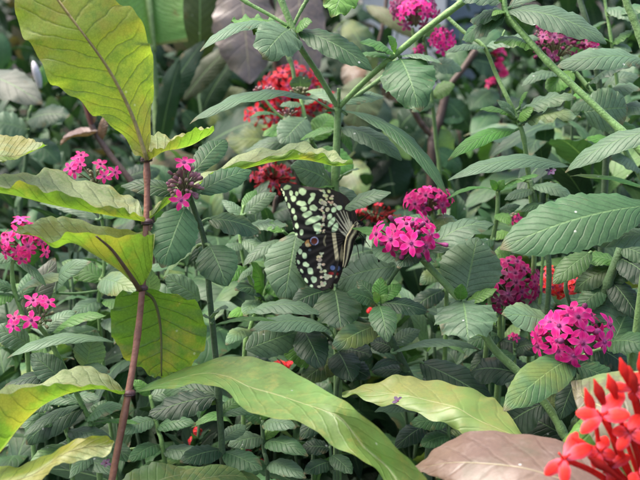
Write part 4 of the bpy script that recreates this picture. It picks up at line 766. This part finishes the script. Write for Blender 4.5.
def ell(x, y, e):
    a = math.radians(e[4]); dx, dy = x - e[0], y - e[1]
    u = (dx * math.cos(a) + dy * math.sin(a)) / e[2] / 1.12; v = (-dx * math.sin(a) + dy * math.cos(a)) / e[3] / 1.12
    return math.sqrt(u * u + v * v)
def soft(v, a, b):
    t = min(1, max(0, (v - a) / (b - a))); return t * t * (3 - 2 * t)
def mixc(c, d, k): return tuple(p * (1 - k) + q * k for p, q in zip(c, d))
def fcol(x, y):
    c = mixc(BLK, BRN, soft(x, 318, 330) * .7)
    j = math.sin(x * 1.1 + y * .7) * .08
    for e in FS:
        if abs(x - e[0]) < 9 and abs(y - e[1]) < 9: c = mixc(c, e[5], 1 - soft(ell(x, y, e) + j, .78, 1.12))
    for (p, q, wd) in LINES:
        dx, dy = q[0] - p[0], q[1] - p[1]; L2 = dx * dx + dy * dy; t = min(1, max(0, ((x - p[0]) * dx + (y - p[1]) * dy) / L2))
        c = mixc(c, (.78, .76, .58), (1 - soft(math.hypot(x - p[0] - t * dx, y - p[1] - t * dy), wd * 1.0, wd * 2.0)) * (1 - .5 * t))
    if y < 191 and 304 < x < 322: c = mixc(c, (.2, .14, .15), soft(y, 191, 188.5) * .8)
    return c
def hcol(x, y):
    c = mixc(BLK, BRN, soft(x, 306, 322) * .9)
    if x > 324 and y < 268: c = mixc(c, (.022, .015, .013), .8)
    j = math.sin(x * 1.2 + y * .8) * .08
    for e in HS:
        if abs(x - e[0]) < 8 and abs(y - e[1]) < 8: c = mixc(c, e[5], 1 - soft(ell(x, y, e) + j, .78, 1.12))
    # cream bar by the body edge
    xb = 333.6 + (y - 233) * .135; c = mixc(c, (.72, .62, .38), (1 - soft(abs(x - xb), 1.5, 2.3)) * (1 - soft(y, 257, 262)) * soft(y, 230, 234))
    d = abs(ell(x, y, (329, 240, 4.2, 5.5, 25))); c = mixc(c, (.5, .44, .26), (1 - soft(abs(d - 1), .1, .25)) * .6) if x < 326 else c
    # eye spot
    d = math.hypot(x - 314.3, y - 241)
    oc = math.hypot(x - 308.6, y - 243.2)
    c = mixc(c, (.62, .30, .10), (1 - soft(oc, 3.0, 4.0)) * soft(d, 4.9, 5.6) * soft(y, 238, 240)); c = mixc(c, (.6, .5, .28), (1 - soft(math.hypot(x - 307.6, y - 245), 1.6, 2.4)) * soft(d, 5.2, 5.8))
    c = mixc(c, (.008, .008, .010), 1 - soft(d, 4.8, 5.6)); c = mixc(c, (.42, .40, .62), (1 - soft(abs(d - 3.7), .35, .8)) * (1 if y < 242 or x > 315 else .25)); c = mixc(c, (.17, .035, .02), 1 - soft(d, 2.7, 3.4))
    # blue and red spots
    d = math.hypot(x - 333, y - 267.2); c = mixc(c, (.01, .01, .014), 1 - soft(d, 3.6, 4.2)); c = mixc(c, (.16, .22, .45), 1 - soft(math.hypot(x - 332.6, y - 267.8), 1.9, 2.8)); c = mixc(c, (.3, .015, .02), 1 - soft(ell(x, y, (331, 273.4, 2.6, 1.5, 0)), .8, 1.1))
    return c
def wing(tab, colf, dfun, nx, ny, name, parent, dx=0, dy=0, scal=0.0):
    y0, y1 = tab[0][0], tab[-1][0]; mb = MB(); vs = []; cs = []; fs = []; uv = []
    for i in range(ny + 1):
        y = y0 + (y1 - y0) * i / ny; xl, xr = inter(tab, y)
        xl += scal * math.sin(y * 1.05) ** 2
        for j in range(nx + 1):
            x = xl + (xr - xl) * j / nx
            vs.append(P(x + dx, y + dy, dfun(x, y))); cs.append(colf(x, y)); uv.append((j / nx, i / ny))
    for i in range(ny):
        for j in range(nx): q = i * (nx + 1) + j; fs.append((q, q + 1, q + nx + 2, q + nx + 1))
    mb.add(vs, fs, cs, uv); return mb.obj(name, MAT['wing'], parent)
B = .690
bt = thing('butterfly', 'black butterfly with pale green spots and an orange-ringed eyespot, wings folded', 'butterfly', P(352, 236, B))
def vein_rip(x, y): return .0004 * math.sin(math.atan2(y - 236, x - 352) * 34)
wing(FW, fcol, lambda x, y: B + .0035 + (352 - x) * .00009 + .004 * ((x - 318) / 40) ** 2 + vein_rip(x, y), 150, 120, 'forewing', bt, scal=-.7)
wing(HW, hcol, lambda x, y: B + .001 + (345 - x) * .00006 + .0015 * math.sin((y - 240) / 18) + vein_rip(x, y) * .6, 100, 120, 'hindwing', bt, scal=-1.0)
wing(FW, fcol, lambda x, y: B + .013 + (352 - x) * .00012, 50, 40, 'forewing', bt, 4.5, 1.5, -.7)
wing(HW, hcol, lambda x, y: B + .012 + (345 - x) * .0001, 40, 50, 'hindwing', bt, 5, .5, -1.0)
mb = MB()
body = cr([P(360, 221, B + .004), P(358, 226, B + .004), P(354, 233, B + .004), P(350, 240, B + .004), P(348.2, 250, B + .004), P(346.4, 260, B + .004), P(344.2, 267.5, B + .004)], 6)
def bcol(t, k):
    st = k % 16
    if t < .16: return (.05, .045, .04) if st % 5 else (.5, .46, .3)
    return (.72, .64, .40) if st in (1, 2, 6, 9, 10, 14) else (.02, .017, .015)
tube(mb, body, lambda t: .0032 * (0.45 + .55 * min(1, t / .1)) * (1.08 if .17 < t < .5 else .82 if t < .17 else 1.0 - max(0, (t - .62)) * 1.6), bcol, 16)
bo = mb.obj('body', MAT['chitin'], bt)
for sx in (-1, 1):
    mb = MB(); blob(mb, P(360.5 + 1.2 * sx, 222.5 + sx * .8, B + .004 - .0016), FWD, (.0013, .0013), (.01, .008, .01)); mb.obj('eye', MAT['chitin'], bo)
for k, (a, b, c) in enumerate([((361, 221, B + .003), (371, 214, B - .004), (383, 216, B - .012)), ((361, 222, B + .006), (374, 236, B - .002), (379, 262, B - .008))]):
    mb = MB(); q = cr([P(*a), P(*b), P(*c)], 8); tube(mb, q, lambda t: .0002 + (.0004 if t > .9 else 0), (.015, .012, .012), 6); mb.obj('antenna', MAT['chitin'], bt)
for (x, y, kx, ky, ex, ey, dd) in [(356, 229, 364, 232, 366, 243, -.004), (355, 232, 362, 239, 363, 252, -.003), (352, 237, 357, 246, 359, 258, -.001), (355, 231, 362, 236, 370, 247, .010)]:
    mb = MB(); tube(mb, cr([P(x, y, B + .004), P(kx, ky, B + .004 + dd), P(ex, ey, B + .008 + dd)], 6), lambda t: .00042 - .0002 * t, (.03, .026, .02), 6); mb.obj('leg', MAT['chitin'], bt)
# fur stripes of the thorax
mb = MB()
for k in range(60):
    t = R.uniform(.06, .42); i = int(t * (len(body) - 1)); o = body[i]; dv = (-FWD * R.uniform(.2, 1) + RT * R.uniform(-1, 1) + UPV * R.uniform(-.3, .3)).normalized()
    a = o + dv * .0028; tube(mb, [a, a + dv * .001 + (body[min(i + 3, len(body) - 1)] - o).normalized() * .0028], lambda q: .00022 * (1 - .8 * q), R.choice([(.5, .46, .3), (.03, .025, .02), (.45, .42, .3)]), 4)
mb.obj('fur', MAT['chitin'], bo)

# ------------------------------------------------------------------ fallen florets
def dried(label, x, y, d, sc):
    o = link('fallen_floret', floret_mesh('dry', 5, 2, .7, .3), None, frame(P(x, y, d), (UP + (CAM - P(x, y, d)).normalized()).normalized(), sc, R.random() * 6)); tag(o, label, 'fallen flower')
dried('shrivelled purple floret lying on the jagged pale yellow leaf', 398, 401, .614, .004)
dried('shrivelled purple floret caught beside the red stem near the bottom', 106, 463, .66, .004)
dried('dark dried floret on the broad horizontal leaf, upper right', 551, 171, .668, .004)
# ------------------------------------------------------------------ bushy filler plants (separate leaves, shared blades)
FM = []
for k in range(10):
    rg = random.Random(40 + k); mb = MB()
    blade(mb, Vector((0, 0, 0)), Vector((0, 1, 0)), UP, rg.uniform(.20, .38), rg.uniform(.04, .2), PAL['gkgngkgkgs'[k]], 'oonooonoor'[k], nu=8, nvs=20, vfold=rg.uniform(-.1, .25), wave=.04, nvein=10, droop=rg.uniform(.1, .55), side=rg.uniform(-.12, .12), twist=rg.uniform(-.6, .6), rnd=rg)
    FM.append(mb.mesh('leaf', MAT['leaf']))
def filler(label, tops, L=(.055, .135), nodes=(5, 6), gap=.05, dark=True):
    base = P(*tops[0]); root = Vector((sum(P(*q).x for q in tops) / len(tops), sum(P(*q).y for q in tops) / len(tops) + .03, 0))
    t = thing('leafy_bedding_plant', label, 'bedding plant', root, 'leafy plants filling the bed')
    for q in tops:
        top = P(*q); foot = Vector((root.x + (top.x - root.x) * .35 + R.uniform(-.02, .02), root.y + (top.y - root.y) * .35 + R.uniform(-.02, .02), -.01))
        mid = top.lerp(foot, .45) + Vector((R.uniform(-.015, .015), R.uniform(-.015, .015), 0)); c = cr([top, mid, foot], 10)
        mb = MB(); tube(mb, c, lambda s: .0013 + .0012 * s, STEM_D, 7); mb.obj('stem', MAT['stem'], t)
        n = R.randint(*nodes); az = R.uniform(0, 3.14); acc = 0; k = 0; prev = c[0]; nxt = .0
        for pt in c:
            acc += (pt - prev).length; prev = pt
            if acc >= nxt and k < n:
                for sgn in (0, math.pi):
                    if k and R.random() < .14: continue
                    a = az + sgn + R.uniform(-.35, .35); el = R.uniform(-.2, .8) + (.35 if k == 0 else 0) - .05 * k
                    ln = R.uniform(*L) * (.55 if k == 0 else 1)
                    dv = Vector((math.cos(a) * math.cos(el), math.sin(a) * math.cos(el), math.sin(el)))
                    x = dv.cross(UP).normalized(); z = x.cross(dv); rot = Matrix((x, dv, z)).transposed().to_4x4()
                    link('leaf', R.choice(FM), t, Matrix.Translation(pt) @ rot @ Matrix.Rotation(R.uniform(-.5, .5), 4, 'Y') @ Matrix.Diagonal((ln * R.uniform(.85, 1.25), ln, ln, 1)))
                az += math.pi / 2 + R.uniform(-.3, .3); k += 1; nxt += gap * R.uniform(.7, 1.2)
def row(x0, x1, n, y0, y1, d0, d1): return [(x0 + (x1 - x0) * (i + .5) / n + R.uniform(-8, 8), R.uniform(y0, y1), R.uniform(d0, d1)) for i in range(n)]
filler('dark leafy plant behind the round yellow leaf and red stem', row(60, 190, 6, 250, 330, .82, .95))
filler('leafy plant in the gap at the left edge under the pink ball', row(-30, 70, 6, 270, 350, .82, .95))
filler('leafy plant filling the bottom left, behind the curling leaf', row(-20, 120, 7, 380, 440, .76, .92))
filler('leafy plant in the shade between the red stem and the budding shoot', row(130, 240, 6, 390, 440, .78, .92))
filler('leafy plant behind the budding shoot, left of the butterfly', row(190, 290, 6, 215, 300, .84, .98))
filler('leafy plant under the butterfly, behind the pale long leaf', row(240, 350, 6, 300, 370, .84, .98))
filler('leafy plant in the deep shade below the long pale leaf', row(230, 340, 6, 410, 450, .76, .9))
filler('leafy plant behind the star-shaped rosette', row(350, 440, 5, 270, 340, .84, .98))
filler('leafy plant in the dark above the jagged pale leaf', row(400, 500, 6, 330, 400, .80, .94))
filler('leafy plant below the dark magenta cluster', row(450, 560, 6, 340, 410, .82, .95))
filler('leafy plant at the right edge beneath the broad leaf', row(570, 670, 6, 280, 370, .82, .95))
filler('leafy plant in the shadow behind the brightest cluster', row(520, 640, 6, 370, 430, .76, .9))
filler('leafy plant behind the big horizontal leaf, upper right', row(540, 660, 6, 110, 200, .90, 1.05))
filler('leafy plant behind the slanting hairy stem', row(560, 680, 5, 50, 110, .95, 1.15))
filler('leafy plant behind the flat whorl, right of the fork', row(450, 550, 5, 215, 270, .95, 1.1))
filler('leafy plant behind the upper magenta cluster', row(360, 460, 5, 225, 290, .95, 1.1))
filler('leafy plant behind the folded yellow leaf at the left', row(0, 110, 6, 205, 260, .95, 1.1))
filler('leafy plant behind the pale cupped leaf of the red stem', row(160, 270, 5, 190, 240, 1.0, 1.12))

# ------------------------------------------------------------------ large-leaved plants in the background
def big(name, label, cat, stems, mat='stem'): return Plant(name, label, cat, stems, mat)
p = big('banana_plant', 'banana plant with a broad bright green ribbed leaf behind the tall yellow leaf', 'banana plant', [([(150, 45, 1.20), (156, 100, 1.21), (160, 160, 1.22), (163, 230, 1.24)], 11, (.2, .32, .1), True)])
p.patch([((108, -60, 1.16), (142, -60, 1.2), (176, -60, 1.17)), ((112, -20, 1.16), (147, -20, 1.195), (184, -20, 1.17)), ((116, 10, 1.16), (150, 10, 1.195), (183, 5, 1.17)), ((120, 30, 1.165), (152, 30, 1.20), (184, 24, 1.17)), ((124, 50, 1.17), (155, 46, 1.205), (188, 41, 1.175))], mat='leaf', ca='n', cb='n', nvein=20, wave=.6, mid=[(141, -60, 1.197), (150, 10, 1.19), (155, 52, 1.2)], midcol=(.24, .36, .13), midw=10)
p.leaf(158, 120, 1.215, 205, 40, 1.18, 26, .6, 'k', droop=.02, nvein=18); p.leaf(160, 150, 1.22, 180, 60, 1.16, 20, .6, 'k', nvein=18)
p = big('broadleaf_plant', 'plant with dark olive oblong leaves beside the banana leaf', 'foliage plant', [([(205, 150, 1.35), (208, 200, 1.36)], 6, STEM_D, True), ([(205, 150, 1.35), (200, 90, 1.35), (196, 20, 1.35)], 5, STEM_D, False)])
p.leaf(200, 60, 1.35, 200, -40, 1.33, 46, .85, (.05, .075, .025), nvein=12, kind='r'); p.leaf(184, 100, 1.3, 236, 44, 1.3, 22, .6, (.055, .075, .03), nvein=14, pet=False); p.leaf(203, 110, 1.35, 232, 62, 1.33, 26, .6, 'k'); p.leaf(205, 120, 1.35, 250, 96, 1.33, 36, .6, 'k', kind='r')
p.leaf(200, 150, 1.3, 272, 118, 1.24, 50, .5, 'k', nvein=8, arch=.04); p.leaf(200, 160, 1.3, 150, 166, 1.2, 34, .5, 'm', nvein=8)
p.leaf(205, 140, 1.35, 182, 110, 1.33, 20, .6, 'k'); p.leaf(206, 160, 1.35, 262, 165, 1.28, 44, .5, 'k')
p = big('purple_leaf_plant', 'plant with big hanging dusty purple-brown leaves behind the fork', 'foliage plant', [([(262, -40, 1.30), (268, -10, 1.32), (276, 60, 1.36), (280, 150, 1.38)], 7, STEM_B, True)], 'bark')
p.leaf(240, -24, 1.26, 250, 84, 1.24, 64, .95, 'h', 'bronze', nvein=8, arch=.03); p.leaf(298, -30, 1.30, 302, 98, 1.28, 52, .95, 'h', 'bronze', nvein=8, arch=.03); p.leaf(276, -30, 1.36, 276, 40, 1.35, 36, .9, 'k')
p = big('broadleaf_plant', 'plant with brown, olive and yellowing leaves behind the fork, top centre', 'foliage plant', [([(372, 40, 1.38), (380, 90, 1.38), (384, 160, 1.4)], 5, STEM_B, True), ([(374, 60, 1.38), (384, 20, 1.38), (388, -20, 1.38)], 4, STEM_B, False), ([(378, 80, 1.38), (350, 70, 1.38), (330, 40, 1.38)], 4, STEM_B, False)], 'bark')
p.leaf(366, 6, 1.36, 416, 40, 1.33, 15, .7, (.12, .13, .05), nvein=10, pet=True); p.leaf(348, 62, 1.33, 362, 94, 1.3, 26, .85, 'o', 'bronze', kind='r'); p.leaf(368, 78, 1.3, 352, 128, 1.28, 44, .8, 'q', 'leaf', kind='r'); p.leaf(384, 82, 1.33, 410, 96, 1.3, 28, .7, 'o', 'bronze', kind='r'); p.leaf(380, 70, 1.34, 378, 84, 1.28, 30, .8, 'q')
p.leaf(336, 30, 1.38, 352, 90, 1.36, 34, .8, 'k', kind='r'); p.leaf(345, 20, 1.38, 376, 70, 1.36, 30, .7, 'k'); p.leaf(384, 100, 1.38, 348, 160, 1.33, 40, .7, 'k', kind='r'); p.leaf(384, 110, 1.38, 420, 150, 1.36, 40, .6, 'k', kind='r')
p.leaf(346, 160, 1.3, 362, 196, 1.26, 34, .8, 'q', 'pale', kind='r'); p.leaf(382, 130, 1.38, 395, 200, 1.36, 44, .8, 'k', kind='r'); p.leaf(384, 120, 1.38, 410, 160, 1.30, 22, .7, 'l', kind='r')
p = big('broadleaf_plant', 'grey-green broad leaf plant with a white bud at the left edge', 'foliage plant', [([(30, 110, 1.10), (26, 160, 1.12), (20, 230, 1.14)], 5, STEM_D, True), ([(30, 112, 1.10), (36, 95, 1.1), (38, 82, 1.1)], 4, STEM_G, False)])
p.leaf(-20, 76, 1.08, 42, 104, 1.03, 38, .6, 'e', nvein=8, arch=.1, pet=False); p.leaf(28, 130, 1.1, -10, 122, 1.08, 30, .5, 's'); p.leaf(40, 88, 1.1, 48, 62, 1.1, 13, .7, 'b'); p.leaf(28, 120, 1.1, 70, 116, 1.08, 26, .5, 'k'); p.leaf(28, 140, 1.1, 60, 165, 1.08, 26, .5, 'g')
mb = MB(); tube(mb, cr([P(40, 88, 1.1), P(38, 78, 1.095), P(35, 68, 1.09), P(33, 61, 1.09)], 5), lambda q: .0038 * math.sin(math.pi * min(1, q * .9 + .1)) ** .7 + .0006, (.5, .5, .5), 8); mb.obj('flower_bud', MAT['white'], p.t)
p = big('shrub', 'bare brown-stemmed shrub with a curled pink leaf beside the tall yellow leaf', 'shrub', [([(84, 100, .95), (92, 126, .95), (108, 152, .95), (134, 186, .95), (152, 225, .96)], 6, STEM_B, True), ([(92, 126, .95), (86, 104, .94), (80, 96, .93)], 5, (.16, .06, .05), False)], 'bark')
p.patch([((97, 131, .945), (97, 132, .945), (97, 130, .945)), ((86, 132, .935), (88, 136, .94), (84, 127, .955)), ((74, 135, .93), (73, 137, .935), (72, 131, .95)), ((62, 139, .93), (64, 143, .93), (64, 136, .94)), ((60, 145, .93), (61, 145, .93), (62, 143, .93))], mat='bronze', ca='o', cb='v', wave=.2, nvein=6)
p.leaf(100, 142, .95, 108, 112, .95, 9, .6, 'o', 'bronze'); p.leaf(92, 126, .95, 94, 100, .95, 8, .6, 'o', 'bronze'); p.leaf(125, 178, .95, 160, 170, .97, 20, .5, 'k')
p = big('shrub', 'woody shrub with a dark forked brown trunk behind the magenta clusters', 'shrub', [([(447, 88, 1.22), (440, 118, 1.22), (433, 138, 1.22), (432, 160, 1.22), (430, 240, 1.24)], 9, STEM_B, True), ([(433, 138, 1.22), (420, 122, 1.21), (408, 100, 1.2)], 6, STEM_B, False), ([(447, 88, 1.22), (462, 70, 1.22), (476, 50, 1.22)], 6, STEM_B, False)], 'bark')
for (a, b, c, d_, w_, k_) in [(446, 100, 470, 130, 26, 'g'), (452, 84, 440, 60, 24, 'g'), (470, 60, 500, 70, 26, 'k'), (436, 130, 452, 155, 22, 'w'), (440, 120, 465, 110, 22, 'g'), (415, 112, 400, 130, 26, 'k'), (432, 160, 448, 165, 16, 'w'), (434, 150, 462, 172, 20, 'g'), (462, 70, 452, 45, 22, 'g'), (476, 52, 500, 30, 26, 'g')]:
    p.leaf(a, b, 1.22, c, d_, 1.24, w_, .6, k_)

# ------------------------------------------------------------------ whitewashed post and grey panel seen through the leaves
def box(name, a, b, mat, label, cat):
    """Upright block between two ground corners seen at picture x, standing on the soil."""
    me = bpy.data.meshes.new(name); (x0, y0, x1, y1, z) = a
    v = [(x0, y0, -.02), (x1, y0, -.02), (x1, y1, -.02), (x0, y1, -.02), (x0, y0, z), (x1, y0, z), (x1, y1, z), (x0, y1, z)]
    me.from_pydata(v, [], [(0, 3, 2, 1), (4, 5, 6, 7), (0, 1, 5, 4), (1, 2, 6, 5), (2, 3, 7, 6), (3, 0, 4, 7)]); me.materials.append(mat)
    o = link(name, me); m = o.modifiers.new('edge', 'BEVEL'); m.width = .006; m.segments = 2; tag(o, label, cat)
MAT['wash'] = plain('whitewashed_plaster', (.90, .88, .84), (.82, .80, .77), 6, .8, 80, .002)
MAT['slate'] = plain('blue_grey_board', (.24, .31, .37), (.19, .25, .30), 5, .7, 60, .001)
a = P(362, 0, 2.9); b = P(447, 0, 2.9)
box('garden_wall', (a.x, a.y, b.x, a.y + .2, 1.9), None, MAT['wash'], 'whitewashed wall end glimpsed behind the top pink flowers', 'wall')
c = P(447, 0, 2.97); d = P(498, 0, 2.97)
box('board_fence', (c.x + .004, c.y, d.x, c.y + .05, 1.8), None, MAT['slate'], 'blue-grey boarded panel next to the whitewashed wall end', 'fence')

# ------------------------------------------------------------------ background shrubs
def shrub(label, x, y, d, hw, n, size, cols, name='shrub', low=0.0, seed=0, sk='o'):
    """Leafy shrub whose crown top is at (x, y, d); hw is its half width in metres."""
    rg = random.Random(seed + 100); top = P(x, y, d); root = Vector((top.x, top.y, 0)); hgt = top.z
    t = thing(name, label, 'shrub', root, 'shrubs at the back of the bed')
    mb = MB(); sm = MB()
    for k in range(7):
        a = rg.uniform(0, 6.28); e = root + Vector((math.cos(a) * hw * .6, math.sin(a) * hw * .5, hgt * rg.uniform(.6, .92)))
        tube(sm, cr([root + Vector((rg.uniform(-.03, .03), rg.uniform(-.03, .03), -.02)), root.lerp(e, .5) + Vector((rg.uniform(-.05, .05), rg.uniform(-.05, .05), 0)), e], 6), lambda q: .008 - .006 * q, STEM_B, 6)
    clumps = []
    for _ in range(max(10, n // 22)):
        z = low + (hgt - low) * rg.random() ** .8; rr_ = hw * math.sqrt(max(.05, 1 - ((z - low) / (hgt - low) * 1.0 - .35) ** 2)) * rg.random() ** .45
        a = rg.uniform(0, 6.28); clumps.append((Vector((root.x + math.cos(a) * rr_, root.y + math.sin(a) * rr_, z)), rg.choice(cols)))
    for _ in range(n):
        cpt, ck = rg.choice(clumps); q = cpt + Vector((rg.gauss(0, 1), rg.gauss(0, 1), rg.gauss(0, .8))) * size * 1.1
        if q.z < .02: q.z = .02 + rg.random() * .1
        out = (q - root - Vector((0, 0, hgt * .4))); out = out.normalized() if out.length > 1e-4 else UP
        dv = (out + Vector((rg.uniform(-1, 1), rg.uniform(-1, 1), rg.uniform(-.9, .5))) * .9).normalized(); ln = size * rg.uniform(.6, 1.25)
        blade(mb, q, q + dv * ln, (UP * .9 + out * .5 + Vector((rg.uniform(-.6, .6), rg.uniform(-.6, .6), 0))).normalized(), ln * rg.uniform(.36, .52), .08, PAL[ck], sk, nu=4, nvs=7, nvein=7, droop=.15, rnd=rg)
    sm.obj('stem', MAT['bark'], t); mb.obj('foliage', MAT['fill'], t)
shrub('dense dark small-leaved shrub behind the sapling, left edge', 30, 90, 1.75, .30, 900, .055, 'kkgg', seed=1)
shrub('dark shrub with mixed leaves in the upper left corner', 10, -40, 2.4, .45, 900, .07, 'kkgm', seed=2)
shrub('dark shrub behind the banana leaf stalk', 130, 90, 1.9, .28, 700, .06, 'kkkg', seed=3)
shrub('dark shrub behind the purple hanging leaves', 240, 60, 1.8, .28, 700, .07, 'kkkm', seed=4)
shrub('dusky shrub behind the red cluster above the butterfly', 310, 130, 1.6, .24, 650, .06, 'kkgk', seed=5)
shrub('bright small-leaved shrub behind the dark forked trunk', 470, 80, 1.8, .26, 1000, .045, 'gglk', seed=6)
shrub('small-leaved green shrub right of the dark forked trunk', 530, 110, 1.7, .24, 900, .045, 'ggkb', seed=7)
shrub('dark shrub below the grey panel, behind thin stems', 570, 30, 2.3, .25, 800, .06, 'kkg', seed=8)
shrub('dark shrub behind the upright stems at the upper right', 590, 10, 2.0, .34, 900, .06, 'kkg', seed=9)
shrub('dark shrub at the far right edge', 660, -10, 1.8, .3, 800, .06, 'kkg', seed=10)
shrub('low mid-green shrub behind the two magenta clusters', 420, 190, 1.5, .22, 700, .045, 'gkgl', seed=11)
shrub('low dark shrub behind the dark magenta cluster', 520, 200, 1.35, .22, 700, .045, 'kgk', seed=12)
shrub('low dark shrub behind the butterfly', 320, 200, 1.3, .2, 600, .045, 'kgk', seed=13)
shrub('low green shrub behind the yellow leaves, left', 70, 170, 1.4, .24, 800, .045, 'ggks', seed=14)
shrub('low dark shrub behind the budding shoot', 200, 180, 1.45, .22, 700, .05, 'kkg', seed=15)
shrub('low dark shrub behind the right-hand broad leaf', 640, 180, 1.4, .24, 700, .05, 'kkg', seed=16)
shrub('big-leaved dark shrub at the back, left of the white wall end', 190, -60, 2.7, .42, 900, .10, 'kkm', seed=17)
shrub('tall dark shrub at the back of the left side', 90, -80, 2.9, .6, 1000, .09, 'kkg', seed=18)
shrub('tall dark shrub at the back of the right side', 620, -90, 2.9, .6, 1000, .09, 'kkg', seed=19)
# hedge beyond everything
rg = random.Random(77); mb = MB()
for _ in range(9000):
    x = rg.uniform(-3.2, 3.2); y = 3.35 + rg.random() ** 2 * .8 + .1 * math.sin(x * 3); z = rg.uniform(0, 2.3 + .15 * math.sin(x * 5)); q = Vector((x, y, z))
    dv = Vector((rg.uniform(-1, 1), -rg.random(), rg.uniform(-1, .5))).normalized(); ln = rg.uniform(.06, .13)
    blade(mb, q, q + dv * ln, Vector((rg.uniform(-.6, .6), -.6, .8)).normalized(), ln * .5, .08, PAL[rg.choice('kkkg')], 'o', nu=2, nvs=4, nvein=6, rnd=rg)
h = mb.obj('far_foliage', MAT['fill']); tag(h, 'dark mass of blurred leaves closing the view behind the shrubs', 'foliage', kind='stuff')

# ------------------------------------------------------------------ ground
s = NT('soil'); pos = s.pos()
n1 = s.noise(pos, 9, 6, .65); n2 = s.noise(pos, 120, 4, .7)
col = s.mix(s.sstep(n1, .35, .65), (.018, .014, .011, 1), (.04, .03, .024, 1)); col = s.mix(s.sstep(n2, .58, .66, 0, .5), col, (.14, .11, .09, 1))
soil = s.finish(col, .95, s.math('ADD', n2, s.math('MULTIPLY', n1, 2.0)), .01, 1)
mb = MB(); n = 60
def gx(i): u = 2 * i / n - 1; return 60 * u * abs(u) ** 3
def gy(i): u = 2 * i / n - 1; return 1.2 + 60 * u * abs(u) ** 3
vs = [Vector((gx(i), gy(j), .012 * math.sin(gx(i) * 9) * math.cos(gy(j) * 8) - .012)) for j in range(n + 1) for i in range(n + 1)]
mb.add(vs, [(j * (n + 1) + i, j * (n + 1) + i + 1, (j + 1) * (n + 1) + i + 1, (j + 1) * (n + 1) + i) for j in range(n) for i in range(n)], [(0, 0, 0)] * len(vs), [(0, 0)] * len(vs))
g = mb.obj('ground', soil); tag(g, 'dark crumbly garden soil under the plants', 'soil', kind='structure')
s = NT('pebble'); pos = s.pos(); rn = s.n('NewGeometry').outputs['Random Per Island']
col = s.mix(rn, (.13, .10, .085, 1), (.38, .31, .29, 1)); pebm = s.finish(s.mix(s.math('MULTIPLY', s.noise(pos, 200), .6), col, (.1, .08, .07, 1)), .8, s.noise(pos, 300), .001, 1)
mb = MB(); rg = random.Random(5)
for _ in range(1500):
    q = Vector((rg.uniform(-.7, .7), rg.uniform(.5, 1.9), 0)); r = rg.uniform(.003, .010)
    blob(mb, q + Vector((0, 0, r * .2)), Vector((rg.uniform(-.5, .5), rg.uniform(-.5, .5), 1)), (r * .6, r * rg.uniform(.8, 1.2)), (0, 0, 0), 7, 5)
g = mb.obj('gravel', pebm); tag(g, 'pinkish grey gravel scattered over the soil', 'gravel', kind='stuff')
print('OBJECTS', len(bpy.data.objects), 'MESHES', len(bpy.data.meshes))
